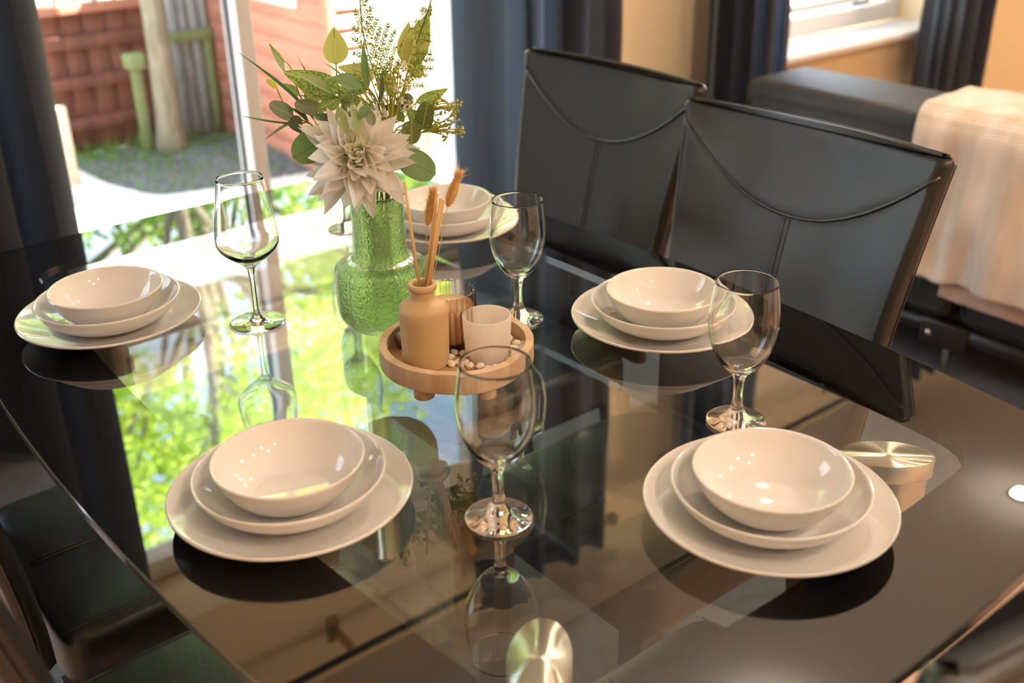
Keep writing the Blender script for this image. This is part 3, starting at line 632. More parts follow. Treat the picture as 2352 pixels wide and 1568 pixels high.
bunny_tail((0.6520, 0.9925, 0.105), (0.6626, 0.9862, 0.2019), (0.6696, 0.9815, 0.2416), 0.0060, 'shorter dried bunny tail grass head left of the reeds', 3)
bunny_tail((0.6590, 0.9895, 0.105), (0.6841, 0.9743, 0.2226), (0.6958, 0.9667, 0.2601), 0.0068, 'taller dried bunny tail grass head right of the reeds', 4)
# ribbed candle
cg = empty('candle', (0.7055, 1.0118, TZ), label='cream candle in ribbed brown glass behind the tan bottle', cat='candle')
SMOKE = pane_mat('brown_glass', (0.93, 0.85, 0.79), 1.5, edge=(0.36, 0.25, 0.19))
def ribs(a, z, r): return 1 + (0.040 * cos(26 * a) if r > 0.02 else 0)
def ribin(a, z, r): return 1 + 0.012 * cos(26 * a)
cprof = [(0, 0.0005), (0.026, 0.0), (0.0300, 0.002), (0.0325, 0.008), (0.0332, 0.020), (0.0335, 0.071), (0.0334, 0.0728), (0.0322, 0.0728), (0.0308, 0.0715), (0.0306, 0.012), (0.026, 0.007), (0, 0.007)]
link('glass_jar', lathe('glass_jar', cprof, 208, ribs), SMOKE, cg)
link('wax', lathe('wax', [(0, 0.0075), (0.0255, 0.0075), (0.0310, 0.013), (0.0310, 0.0535), (0.0295, 0.0545), (0, 0.0540)], 64), mat('wax', (0.85, 0.68, 0.44), 0.5, sss=0.3), cg)
link('wick', tube('wick', [(-0.008, -0.004, 0.054), (-0.0085, -0.004, 0.060), (-0.010, -0.004, 0.0655)], 0.0009, 8), mat('wick', (0.75, 0.55, 0.32), 0.8), cg)
# frosted votive
FROST = thin_mat('frosted_glass', (0.93, 0.88, 0.84), 0.55, 0.35)
vprof = [(0, 0.0), (0.0255, 0.0), (0.0270, 0.0012), (0.0275, 0.004), (0.0299, 0.0540), (0.0294, 0.0550), (0.0282, 0.0548), (0.0279, 0.0535), (0.0262, 0.010), (0.024, 0.0085), (0, 0.0085)]
tag(link('votive_cup', lathe('votive_cup', vprof, 72), FROST, loc=(0.7197, 0.9530, TZ)), 'empty frosted white glass cup on the tray', 'candle cup')
# small tealight half hidden behind the bottle
tl_ = empty('tealight', (0.6640, 1.0420, TZ), label='small glass tealight cup half hidden behind the tan bottle', cat='tealight')
link('glass_cup', lathe('glass_cup', [(0, 0), (0.0175, 0), (0.0185, 0.001), (0.0185, 0.0205), (0.0178, 0.0212), (0.0168, 0.0205), (0.0165, 0.004), (0, 0.0035)], 48), pane_mat('thin_clear_glass', (0.95, 0.96, 0.95), 1.5, edge=(0.55, 0.6, 0.58)), tl_)
link('wax', lathe('wax', [(0, 0.0038), (0.016, 0.0042), (0.016, 0.014), (0, 0.0138)], 32), mat('wax_pale', (0.72, 0.50, 0.36), 0.5), tl_)
# pebbles
PEB = mat('white_pebble', (0.83, 0.74, 0.62), 0.45, var=0.06, vscale=80)
pm = []
for k in range(4):
    def pf(u, v, k=k):
        a, b = u * 2 * pi, (v - 0.5) * pi; d = Vector((cos(a) * cos(b), sin(a) * cos(b), sin(b)))
        return d * (1 + 0.22 * noise.noise(d * 1.3 + Vector((k * 7, 0, 0))))
    pm.append(grid('pebble', pf, 14, 9, closed_u=True))
PP = [(0.6905, 0.9820), (0.6770, 0.9735), (0.6790, 0.9565), (0.6960, 0.9700), (0.6685, 0.9590), (0.7630, 0.9480), (0.7600, 0.9345), (0.7520, 0.9405), (0.7690, 0.9420), (0.7430, 0.9270), (0.7520, 0.9255), (0.6790, 0.9430), (0.6900, 0.9330),
      (0.7630, 0.9660), (0.7580, 0.9780), (0.7500, 0.9900), (0.7380, 0.9950), (0.7300, 0.9180), (0.7160, 0.9140), (0.7040, 0.9190), (0.6920, 0.9210), (0.7440, 1.0080)]
for k, (x, y) in enumerate(PP):
    s = rnd.uniform(0.0042, 0.0062)
    o = link('pebble', pm[k % 4], PEB, loc=(x, y, TZ + s * 0.72), rot=(rnd.uniform(-.2, .2), rnd.uniform(-.2, .2), rnd.uniform(0, 6.28)), scale=(s * 1.35, s * 1.0, s * 0.8))
    tag(o, 'small white pebble lying on the round wooden tray', 'pebble', 'white pebbles on the tray')

# ================================================================ chairs
def sstep(a, b, x):
    t = max(0, min(1, (x - a) / (b - a))); return t * t * (3 - 2 * t)
ZT = T + 0.205; ZS = T - 0.29
def hw(z):
    t = (z - ZS) / (ZT - ZS); return 0.198 + 0.0445 * max(0, t) ** 1.25
def back_off(z):
    t = max(0, (z - ZS) / (ZT - ZS)); return 0.083 * t ** 1.45
def arch(s): return ZT - 0.020 - 0.118 * (1 - abs(s) ** 2.1)
def front_x(s, z):
    t = max(0, (z - ZS) / (ZT - ZS))
    x = -back_off(z) - 0.026 * t * (1 - s * s)
    x += 0.0035 * sstep(-0.004, 0.006, z - arch(s)) - 0.0009 * math.exp(-((s * hw(z)) / 0.004) ** 2) * (1 if z < arch(0) else 0)
    return x + 0.0016 * noise.noise((s * 3, z * 9, 2.2))
def chair_back_mesh():
    rows, NS, TH, R = [], 44, 0.030, 0.012
    NR = 7; RT = 0.0135
    zs = [ZS - 0.03 + (ZT - RT - ZS + 0.03) * i / 54 for i in range(55)] + [ZT - RT + RT * sin(pi / 2 * (i + 1) / NR) for i in range(NR)]
    v, f = [], []
    for j, z in enumerate(zs):
        h = hw(z); shr = 0.0 if j < 55 else RT * (1 - cos(pi / 2 * (j - 54) / NR))
        ring = []
        for i in range(NS + 1):                       # front, from -1 to 1
            s = -1 + 2 * i / NS; y = s * (h - shr); e = h - abs(s) * h
            rd = R - sqrt(max(0, R * R - max(0, R - e) ** 2)) if e < R else 0
            ring.append((front_x(s, min(z, ZT - RT)) - rd - shr, y, z))
        for i in range(NS + 1):                       # rear, from 1 to -1
            s = 1 - 2 * i / NS; y = s * (h - shr) * 0.999; e = h - abs(s) * h
            rd = R - sqrt(max(0, R * R - max(0, R - e) ** 2)) if e < R else 0
            ring.append((-back_off(min(z, ZT - RT)) - 0.026 * max(0, (z - ZS) / (ZT - ZS)) * (1 - s * s) - TH + rd + shr, y, z))
        rows.append(len(v)); v += ring
    n = 2 * (NS + 1)
    for a, b in zip(rows, rows[1:]):
        for k in range(n): f.append((a + k, a + (k + 1) % n, b + (k + 1) % n, b + k))
    f.append(tuple(rows[-1] + k for k in range(n))); f.append(tuple(rows[0] + k for k in range(n))[::-1])
    return mesh('backrest', v, f)
def chair_parts():
    P = {}
    P['backrest'] = (chair_back_mesh(), LEATHER)
    pts = [(front_x(s, arch(s)) + 0.0004 - 0.006 * max(0, (abs(s) - 0.94) / 0.032) ** 2, s * (hw(arch(s)) - 0.001), arch(s)) for s in [-0.972 + 1.944 * i / 48 for i in range(49)]]
    P['piping'] = (tube('piping', pts, 0.0031, 8), LEATHERSEAM)
    v, f = [], []
    for d in (-0.0045, 0.0045):
        tube_geo([(front_x(d / 0.22, z) + 0.0002, d, z) for z in [ZS + 0.05 + (arch(0) - 0.006 - ZS - 0.05) * i / 30 for i in range(31)]], 0.0011, 6, v, f)
    P['centre_seam'] = (mesh('centre_seam', v, f), LEATHERSEAM)
    v, f = [], []
    for sg in (-1, 1):
        tube_geo([(-back_off(z) - 0.021, sg * (hw(z) + 0.0003), z) for z in [ZS + (ZT - 0.012 - ZS) * i / 30 for i in range(31)]], 0.0013, 6, v, f)
    tube_geo([(-back_off(ZT) - 0.026 * (1 - s * s) - 0.015, s * (hw(ZT) - 0.014), ZT - 0.0002) for s in [-1 + i / 12 for i in range(25)]], 0.0013, 6, v, f)
    P['edge_stitching'] = (mesh('edge_stitching', v, f), LEATHERSEAM)
    def sq(a, r, e=0.18):
        c, s = cos(a), sin(a); return r[0] * math.copysign(abs(c) ** e, c), r[1] * math.copysign(abs(s) ** e, s)
    seat = []
    prof = [(0.0, 0.0), (0.5, 0.0), (0.96, 0.002), (0.995, 0.010), (1.0, 0.022), (0.998, 0.070), (0.985, 0.082), (0.955, 0.090), (0.86, 0.0945), (0.6, 0.097), (0.3, 0.098), (0.0, 0.098)]
    v, f, rw = [], [], []
    for k, z in prof:
        if k == 0: rw.append([len(v)]); v.append((0.215, 0, ZS - 0.098 + z)); continue
        row = []
        for q in range(80):
            x, y = sq(2 * pi * (q + 0.5) / 80, (0.205 * k, 0.192 * k)); row.append(len(v)); v.append((0.215 + x, y, ZS - 0.098 + z))
        rw.append(row)
    for a, b in zip(rw, rw[1:]):
        for k in range(80):
            k2 = (k + 1) % 80
            if len(a) == 1: f.append((a[0], b[k2], b[k]))
            elif len(b) == 1: f.append((a[k], a[k2], b[0]))
            else: f.append((a[k], a[k2], b[k2], b[k]))
    P['seat'] = (mesh('seat', v, f), LEATHER)
    v, f = [], []
    for y in (-0.0045, 0.0045): tube_geo([(0.03 + 0.37 * i / 20, y, ZS - 0.0002 - (0.004 if i in (0, 20) else 0)) for i in range(21)], 0.0011, 6, v, f)
    for y in (-0.172, 0.172): tube_geo([(0.025 + 0.38 * i / 20, y, ZS - 0.0058) for i in range(21)], 0.0014, 6, v, f)
    P['seat_stitching'] = (mesh('seat_stitching', v, f), LEATHERSEAM)
    return P
def leg_mesh(x, y, dx, dy):
    v, f = [], []; h = ZS - 0.095
    for z, s, ox, oy in ((0, 0.014, dx, dy), (h, 0.022, 0, 0)):
        v += [(x + ox - s, y + oy - s, z), (x + ox + s, y + oy - s, z), (x + ox + s, y + oy + s, z), (x + ox - s, y + oy + s, z)]
    for a, b in ((0, 1), (1, 2), (2, 3), (3, 0)): f.append((a, b, b + 4, a + 4))
    f += [(3, 2, 1, 0), (4, 5, 6, 7)]
    return mesh('leg', v, f, False)
CP = chair_parts()
def new_chair(x, y, rz, label):
    e = empty('dining_chair', (x, y, 0), rz, label, 'chair', 'black leather dining chairs around the table')
    for nm, (me, m_) in CP.items(): link(nm, me, m_, e)
    for a in LEGS: link('leg', a, DARKWOOD, e)
    return e
LEGS = [leg_mesh(0.385, 0.16, 0.02, 0.005), leg_mesh(0.385, -0.16, 0.02, -0.005), leg_mesh(0.03, 0.16, -0.05, 0.005), leg_mesh(0.03, -0.16, -0.05, -0.005)]
c0 = new_chair(1.25, 0.972, pi, 'black leather dining chair with brownish sheen, nearer of the two across the table')
def place_chair(x, y, rz, label):
    c = dup(c0); c.location = (x, y, 0); c.rotation_euler = (0, 0, rz); c['label'] = label; return c
place_chair(1.335, 1.490, pi, 'black leather dining chair with bluish grey sheen, farther of the two across the table')
place_chair(0.205, 1.3725, 0, 'black leather dining chair with its seat showing at the left table edge, farther one')
place_chair(0.166, 0.925, 0, 'black leather dining chair at the bottom left corner, nearer one of the left side')
place_chair(0.690, 0.300, pi / 2, 'blurred dark chair back at the bottom right corner, at the near table end')

# ================================================================ sofa, throws, rug
RUGM = mat('slate_rug', (0.095, 0.105, 0.13), 0.95, var=0.15, vscale=40, bump=0.4, bscale=300)
rg = empty('rug', (0, 0, 0), label='flat slate grey rug on the floor between table and sofa', cat='rug')
link('pile', box('pile', 0.20, 3.35, 0.98, 2.62, 0.0003, 0.0035, 0.001), RUGM, rg)
link('border', box('border', 2.22, 2.38, 0.99, 2.61, 0.0036, 0.0046, 0.0003), mat('rug_band', (0.14, 0.155, 0.19), 0.95, var=0.1, vscale=40), rg)
SOFAM = mat('sofa_leather', (0.022, 0.022, 0.023), 0.52, spec=0.5, var=0.25, vscale=9, bump=0.3, bscale=90, bdist=0.002)
sf = empty('sofa', (2.52, 2.06, 0), label='black leather sofa with chrome feet behind the dining chairs', cat='sofa')
ZB0, ZB1 = T - 0.60, T - 0.065
link('back_panel', box('back_panel', 0, 0.28, -0.745, 0, ZB0, ZB1, 0.035, 4), SOFAM, sf)
link('back_panel', box('back_panel', 0, 0.28, -1.80, -0.76, ZB0, ZB1, 0.035, 4), SOFAM, sf)
def rrect(y0, y1, z0, z1, r, n=5):
    L = []
    for cx_, cz_, a0 in ((y1 - r, z1 - r, 0), (y0 + r, z1 - r, 90), (y0 + r, z0 + r, 180), (y1 - r, z0 + r, 270)):
        for k in range(n + 1): a = radians(a0 + 90 * k / n); L.append((-0.001, cx_ + r * cos(a), cz_ + r * sin(a)))
    return L + [L[0]]
link('piping', tube('piping', rrect(-0.725, -0.025, ZB0 + 0.03, ZB1 - 0.045, 0.03), 0.0035, 6), SOFAM, sf)
link('piping', tube('piping', rrect(-1.78, -0.78, ZB0 + 0.03, ZB1 - 0.045, 0.03), 0.0035, 6), SOFAM, sf)
link('seat_cushion', box('seat_cushion', 0.285, 1.05, -1.80, 0, ZB0 + 0.02, T - 0.33, 0.04, 4), SOFAM, sf)
link('base_tube', tube('base_tube', [(0.03, -0.02, ZB0 - 0.028), (0.03, -1.80, ZB0 - 0.028)], 0.024, 12), DARKWOOD, sf)
for y in (-0.76, -1.72): 
    for x in (0.06, 0.95):
        link('chrome_foot', tube('chrome_foot', smoothprof([(x - 0.02, y + 0.02, ZB0 - 0.02), (x - 0.03, y + 0.02, ZB0 - 0.05), (x - 0.03, y + 0.02, 0.03), (x - 0.03, y + 0.02, 0.0037)], 4), 0.011, 12), CHROME, sf)
link('bracket', boxes('bracket', [(0.0, 0.06, -0.80, -0.665, ZB0 - 0.075, ZB0 - 0.002)], 0.006), DARKWOOD, sf)
link('bolt', lathe('bolt', [(0, 0.004), (0.006, 0.003), (0.009, 0), (0.009, -0.004), (0, -0.004)], 16), CHROME, sf, loc=(-0.003, -0.695, ZB0 - 0.04), rot=(0, -pi / 2, 0))
def throw_mat(name, c1, c2, ribf):
    M = bpy.data.materials.new(name); M.use_nodes = True; n = M.node_tree.nodes; l = M.node_tree.links; p = n['Principled BSDF']
    p.inputs['Roughness'].default_value = 0.95; p.inputs['Sheen Weight'].default_value = 0.4
    tcn = n.new('ShaderNodeTexCoord'); wv = n.new('ShaderNodeTexNoise'); wv.inputs['Scale'].default_value = 9; mp = n.new('ShaderNodeMapping'); mp.inputs['Scale'].default_value = (1, 1.6, 0.35)  # stretched noise puts the cloth's light and dark sheen strips into the colour
    r = n.new('ShaderNodeValToRGB'); r.color_ramp.elements[0].color = (*c2, 1); r.color_ramp.elements[1].color = (*c1, 1)
    r.color_ramp.elements[0].position = 0.3; r.color_ramp.elements[1].position = 0.7
    l.new(tcn.outputs['Object'], mp.inputs[0]); l.new(mp.outputs[0], wv.inputs['Vector']); l.new(wv.outputs['Fac'], r.inputs[0]); l.new(r.outputs[0], p.inputs['Base Color'])
    w2 = n.new('ShaderNodeTexWave'); w2.bands_direction = 'Z'; w2.inputs['Scale'].default_value = ribf; w2.inputs['Distortion'].default_value = 1.0
    l.new(tcn.outputs['Object'], w2.inputs['Vector']); b = n.new('ShaderNodeBump'); b.inputs['Strength'].default_value = 0.35; b.inputs['Distance'].default_value = 0.0025
    l.new(w2.outputs['Fac'], b.inputs['Height']); l.new(b.outputs[0], p.inputs['Normal']); return M
def throw(name, y0, y1, slant, zfront, off, seed, material, label, amp=0.012):
    zt = ZB1 + 0.008 + off
    path = smoothprof([(2.52 + 0.30 + off, T - 0.30), (2.52 + 0.30 + off, T - 0.12), (2.52 + 0.268, zt - 0.006), (2.52 + 0.22, zt), (2.52 + 0.05, zt), (2.52 + 0.008, zt - 0.012), (2.52 - 0.012 - off, zt - 0.055), (2.52 - 0.014 - off, zt - 0.16), (2.52 - 0.018 - off, (zt + zfront) / 2 - 0.08), (2.52 - 0.022 - off, zfront)], 7)
    npth = len(path)
    def fn(u, v):
        k = v * (npth - 1); i = min(int(k), npth - 2); t = k - i
        x = path[i][0] * (1 - t) + path[i + 1][0] * t; z = path[i][1] * (1 - t) + path[i + 1][1] * t
        hang = sstep(0.50, 1.0, v); y = y0 + (y1 - y0) * u + slant * v * (1 - u) + 0.010 * noise.noise((v * 6, u * 3, seed))
        fold = 2.2 * amp * hang * (1.1 + sin(23 * y + 1.7 * noise.noise((y * 4, z * 3, seed))) + 0.5 * sin(51 * y + seed + 4 * z)) * (0.6 + 0.6 * noise.noise((y * 5, 0, seed + 4)))
        x -= max(fold, -0.002) + 0.004 * (1 + noise.noise((y * 14, z * 9 + x * 9, seed)))
        if 0.3 < v < 0.62: z += 0.006 * (1 + noise.noise((y * 12, x * 12, seed)))
        if v > 0.93: z += 0.006 * noise.noise((y * 16, 1, seed))
        return (x, y, z)
    o = link(name, grid(name, fn, 140, 90), material); sm = o.modifiers.new('thick', 'SOLIDIFY'); sm.thickness = 0.006; sm.offset = 1
    return tag(o, label, 'throw', 'throws over the sofa back')
throw('throw_blanket', 1.505, 0.62, -0.05, T - 0.470, 0.016, 2.0, throw_mat('ribbed_throw', (0.78, 0.68, 0.60), (0.58, 0.45, 0.33), 40), 'pale beige ribbed throw folded over the sofa back', 0.014)
throw('fluffy_blanket', 1.430, 0.64, -0.09, T - 0.520, 0.0, 5.0, throw_mat('fluffy_throw', (0.58, 0.40, 0.32), (0.46, 0.30, 0.23), 60), 'pinkish fluffy blanket edge showing below the beige throw', 0.0035)
# ================================================================ vase
VX, VY = 0.7101, 1.1722
GREEN = mat('green_glass', (0.74, 0.91, 0.54), 0.02, trans=1.0, ior=1.48, bump=0.9, bscale=300, bdist=0.0021)
def facet(a, z, r):
    n_ = 10; t = (a * n_ / (2 * pi)) % 1.0 - 0.5
    g = math.exp(-((abs(t) - 0.5) / 0.045) ** 2)
    return 1.0 - 0.035 * g + 0.018 * (cos(pi * t) - 0.7)
vout = smoothprof([(0.046, 0.0), (0.0515, 0.0035), (0.0585, 0.014), (0.0622, 0.024), (0.0632, 0.045), (0.0632, 0.074), (0.0622, 0.084), (0.0570, 0.0895), (0.0460, 0.0930), (0.0385, 0.0985), (0.0360, 0.108), (0.0352, 0.130), (0.0350, 0.160), (0.0352, 0.176), (0.0372, 0.1835)], 4)
vin = smoothprof([(0.0345, 0.1835), (0.0325, 0.176), (0.0322, 0.150), (0.0325, 0.115), (0.0345, 0.1015), (0.0420, 0.0955), (0.0560, 0.0855), (0.0596, 0.078), (0.0600, 0.045), (0.0590, 0.028), (0.0540, 0.016), (0.046, 0.011)], 4)
va = lathe('glass_vase', [(0, 0.002), (0.040, 0.002)] + vout + [(0.0366, 0.1858), (0.0352, 0.1858)] + vin + [(0, 0.010)], 160, facet)
tag(link('glass_vase', va, GREEN, loc=(VX, VY, T + 0.0005), rot=(0, 0, 0.2)), 'hammered green glass bottle vase holding the flowers', 'vase')
# ================================================================ bouquet, every stem a thing of its own
# local axes of the bouquet: x to the right, y away from the camera, z up (metres, from the foot of the vase)
RZ = math.atan2(-0.51813, 0.85530)
LEAVES=[('eucalyptus_a', 'olive', (-0.0375, 0.01, 0.3504), (-0.0362, 0.015, 0.3961), 0.0335, 10), ('eucalyptus_b', 'vein', (-0.0357, -0.0, 0.3207), (-0.1013, -0.02, 0.3503), 0.0352, -25), ('eucalyptus_b', 'pale', (-0.0437, -0.02, 0.3209), (-0.0874, -0.03, 0.3531), 0.0155, 35), ('eucalyptus_b', 'olive', (-0.056, -0.0, 0.3125), (-0.084, -0.0, 0.3267), 0.0229, 20), ('eucalyptus_b', 'vein', (-0.0366, 0.005, 0.3104), (-0.0665, -0.0, 0.2969), 0.0213, -10), ('eucalyptus_b', 'vein', (-0.0863, 0.01, 0.3147), (-0.1064, 0.01, 0.3309), 0.0131, 10), ('eucalyptus_c', 'grey', (-0.0945, -0.015, 0.2942), (-0.121, -0.03, 0.3149), 0.0213, 15), ('eucalyptus_c', 'grey', (-0.0622, -0.01, 0.3006), (-0.0914, -0.02, 0.3112), 0.0188, -15), ('eucalyptus_c', 'dark', (-0.0951, -0.02, 0.2962), (-0.0863, -0.03, 0.2766), 0.0196, 20), ('eucalyptus_c', 'dark', (-0.0764, -0.01, 0.2852), (-0.0954, -0.02, 0.3083), 0.0098, 50), ('eucalyptus_c', 'dark', (-0.0439, -0.02, 0.2845), (-0.0675, -0.02, 0.2971), 0.0164, 0), ('willow', 'green', (-0.0069, -0.03, 0.3301), (-0.0427, -0.04, 0.3462), 0.0213, 20), ('willow', 'green', (-0.0004, -0.03, 0.3298), (-0.0027, -0.03, 0.3821), 0.0101, -20), ('willow', 'dark', (0.0116, -0.035, 0.3112), (0.0193, -0.03, 0.347), 0.0072, 30), ('willow', 'pale', (-0.0384, -0.06, 0.315), (-0.0269, -0.085, 0.2837), 0.0131, 20), ('willow', 'pale', (-0.0218, -0.06, 0.3171), (-0.0146, -0.085, 0.2804), 0.0134, -25), ('willow', 'green', (0.0009, -0.06, 0.3143), (-0.0143, -0.075, 0.3019), 0.0139, 20), ('willow', 'grey', (-0.0027, -0.06, 0.3088), (0.0017, -0.08, 0.2945), 0.0134, -15), ('willow', 'grey', (-0.0146, -0.065, 0.3061), (-0.0262, -0.07, 0.3072), 0.0098, 0), ('eucalyptus_a', 'olive', (0.0093, 0.02, 0.3296), (-0.0362, 0.02, 0.3469), 0.0245, 15), ('eucalyptus_a', 'vein', (-0.0185, 0.01, 0.3085), (-0.0363, -0.0, 0.2962), 0.0196, 15), ('dahlia', 'round', (-0.0534, -0.03, 0.2691), (-0.0982, -0.045, 0.2509), 0.0433, 15), ('dahlia', 'round', (0.0321, -0.045, 0.2437), (0.0771, -0.04, 0.2184), 0.0392, -10), ('eucalyptus_d', 'vein', (0.0591, -0.0, 0.3009), (0.1003, -0.0, 0.3162), 0.0188, 30), ('eucalyptus_d', 'veindark', (0.064, -0.02, 0.271), (0.0717, -0.03, 0.3084), 0.0245, -20), ('eucalyptus_d', 'veindark', (0.0509, -0.02, 0.2836), (0.0486, -0.035, 0.2565), 0.0253, 15), ('eucalyptus_d', 'dark', (0.0565, 0.01, 0.3002), (0.0344, 0.01, 0.306), 0.018, 10), ('eucalyptus_d', 'dark', (0.034, 0.005, 0.2916), (0.0174, -0.0, 0.2982), 0.0147, 0), ('eucalyptus_d', 'vein', (0.0607, -0.0, 0.2742), (0.0462, -0.005, 0.2965), 0.018, 0), ('eucalyptus_e', 'olive', (0.0488, 0.03, 0.3381), (0.0836, 0.035, 0.4061), 0.0352, 10), ('eucalyptus_e', 'olive', (0.0478, 0.035, 0.3449), (0.0564, 0.04, 0.3952), 0.0229, -35), ('eucalyptus_e', 'olive', (0.0589, 0.03, 0.3253), (0.0673, 0.03, 0.3496), 0.0213, 0), ('grass', 'blade', (-0.0655, -0.0, 0.2759), (-0.1511, -0.02, 0.3816), 0.0056, 20), ('grass', 'blade', (-0.077, -0.0, 0.2827), (-0.1563, -0.02, 0.2974), 0.0049, -30), ('grass', 'blade', (-0.0882, -0.01, 0.2881), (-0.132, -0.03, 0.2724), 0.0056, 20), ('grass', 'blade', (-0.0884, -0.01, 0.2858), (-0.1183, -0.02, 0.2814), 0.0043, 40), ('grass', 'blade', (-0.0674, 0.02, 0.293), (-0.0835, 0.02, 0.3669), 0.0029, 40), ('grass', 'blade', (-0.0251, 0.02, 0.322), (-0.0534, 0.02, 0.3551), 0.0026, 40), ('budsprig', 'pale', (-0.1006, -0.0, 0.3462), (-0.1147, -0.0, 0.3813), 0.0098, 25), ('eucalyptus_b', 'olive', (-0.0456, 0.015, 0.3132), (-0.085, 0.01, 0.3284), 0.0278, 5), ('eucalyptus_b', 'vein', (-0.0208, 0.02, 0.2985), (-0.0386, 0.015, 0.3237), 0.0245, -15), ('eucalyptus_a', 'green', (-0.0223, 0.03, 0.3088), (0.0049, 0.03, 0.3301), 0.0196, 15), ('eucalyptus_a', 'vein', (-0.0061, 0.01, 0.2892), (-0.0259, 0.01, 0.3119), 0.0229, -20), ('eucalyptus_d', 'dark', (0.0527, 0.015, 0.2836), (0.0324, 0.02, 0.3054), 0.0164, 20), ('eucalyptus_d', 'dark', (0.0144, -0.0, 0.2766), (0.0021, -0.0, 0.299), 0.0147, 10), ('eucalyptus_c', 'vein', (-0.0346, -0.0, 0.279), (-0.0205, -0.0, 0.3031), 0.018, 25), ('eucalyptus_c', 'vein', (-0.0617, 0.01, 0.2857), (-0.08, 0.01, 0.3175), 0.0213, -15), ('eucalyptus_d', 'green', (0.0425, 0.01, 0.2742), (0.0256, 0.01, 0.3017), 0.0147, -25), ('eucalyptus_e', 'olive', (0.0327, 0.04, 0.2992), (0.0212, 0.045, 0.3363), 0.0196, 10), ('budsprig', 'bud', (-0.1115, -0.0, 0.3272), (-0.1227, -0.01, 0.3403), 0.0082, 0)]
STEMS=[('eucalyptus_a', [(-0.0365, 0.015, 0.3924), (-0.0375, 0.01, 0.3504), (-0.037, 0.01, 0.3247), (-0.0293, 0, 0.2881), (-0.01, 0, 0.2398)]), ('eucalyptus_a', [(-0.018, 0.02, 0.3339), (-0.0185, 0.01, 0.3085), (-0.0101, 0, 0.2794), (-0.0069, 0, 0.2396)]), ('eucalyptus_b', [(-0.0827, -0.015, 0.341), (-0.0357, 0, 0.3207), (-0.0263, 0, 0.3065), (-0.0097, 0, 0.2636)]), ('eucalyptus_b', [(-0.0863, 0.01, 0.3147), (-0.056, 0, 0.3125), (-0.0365, 0, 0.3116), (-0.0211, 0, 0.2954), (-0.0097, 0, 0.2636)]), ('eucalyptus_c', [(-0.095, -0.02, 0.2977), (-0.0794, -0.01, 0.2853), (-0.0624, -0.01, 0.2736), (-0.0395, 0, 0.2573), (-0.0115, 0, 0.2398)]), ('willow', [(-0.0413, -0.025, 0.3227), (-0.0264, -0.03, 0.3231), (-0.0134, -0.03, 0.3188), (0.0062, -0.03, 0.3012), (0.0123, -0.01, 0.2729), (0.0025, 0, 0.2391)]), ('willow', [(-0.0007, -0.03, 0.3301), (0.0074, -0.03, 0.3178), (0.0122, -0.03, 0.301), (0.0158, -0.02, 0.283), (0.0056, 0, 0.2389)]), ('willow', [(-0.0069, -0.03, 0.3301), (0.0005, -0.03, 0.3256), (0.0073, -0.03, 0.3163)]), ('willow', [(-0.0384, -0.06, 0.315), (-0.033, -0.05, 0.3227), (-0.0263, -0.035, 0.3238)]), ('willow', [(-0.0218, -0.06, 0.3171), (-0.0192, -0.05, 0.3221), (-0.0205, -0.035, 0.3232)]), ('willow', [(0.0009, -0.06, 0.3143), (0.0054, -0.04, 0.3142), (0.0086, -0.03, 0.3147)]), ('willow', [(0.0116, -0.035, 0.3112), (0.0122, -0.03, 0.301)]), ('eucalyptus_d', [(0.0591, 0, 0.3009), (0.0566, -0.01, 0.294), (0.0583, -0.02, 0.2793), (0.0507, -0.01, 0.271), (0.0304, 0, 0.2615), (0.0102, 0, 0.2387)]), ('eucalyptus_d', [(0.064, -0.02, 0.271), (0.0505, -0.01, 0.267), (0.0272, 0, 0.2601)]), ('eucalyptus_e', [(0.0786, 0.035, 0.3981), (0.0644, 0.033, 0.3644), (0.0519, 0.03, 0.338), (0.0416, 0.02, 0.3034), (0.0218, 0.01, 0.2673), (0.0056, 0, 0.2389)]), ('eucalyptus_e', [(0.0589, 0.03, 0.3253), (0.0489, 0.025, 0.3175), (0.0398, 0.02, 0.2987)]), ('budsprig', [(-0.1145, 0, 0.3806), (-0.1018, 0, 0.3625), (-0.0926, -0.0, 0.3518), (-0.0886, -0.0, 0.3322), (-0.0844, -0.0, 0.3153), (-0.0683, -0.01, 0.2909), (-0.0391, 0, 0.262), (-0.0131, 0, 0.2399)]), ('budsprig', [(-0.1222, 0, 0.3374), (-0.114, 0, 0.3318), (-0.1083, 0, 0.315), (-0.1047, 0, 0.3072), (-0.0873, -0.01, 0.2965), (-0.0696, -0.01, 0.2771), (-0.0625, -0.01, 0.2728)]), ('grass', [(-0.0655, 0, 0.2759), (-0.0391, 0, 0.262), (-0.0131, 0, 0.2399)])]
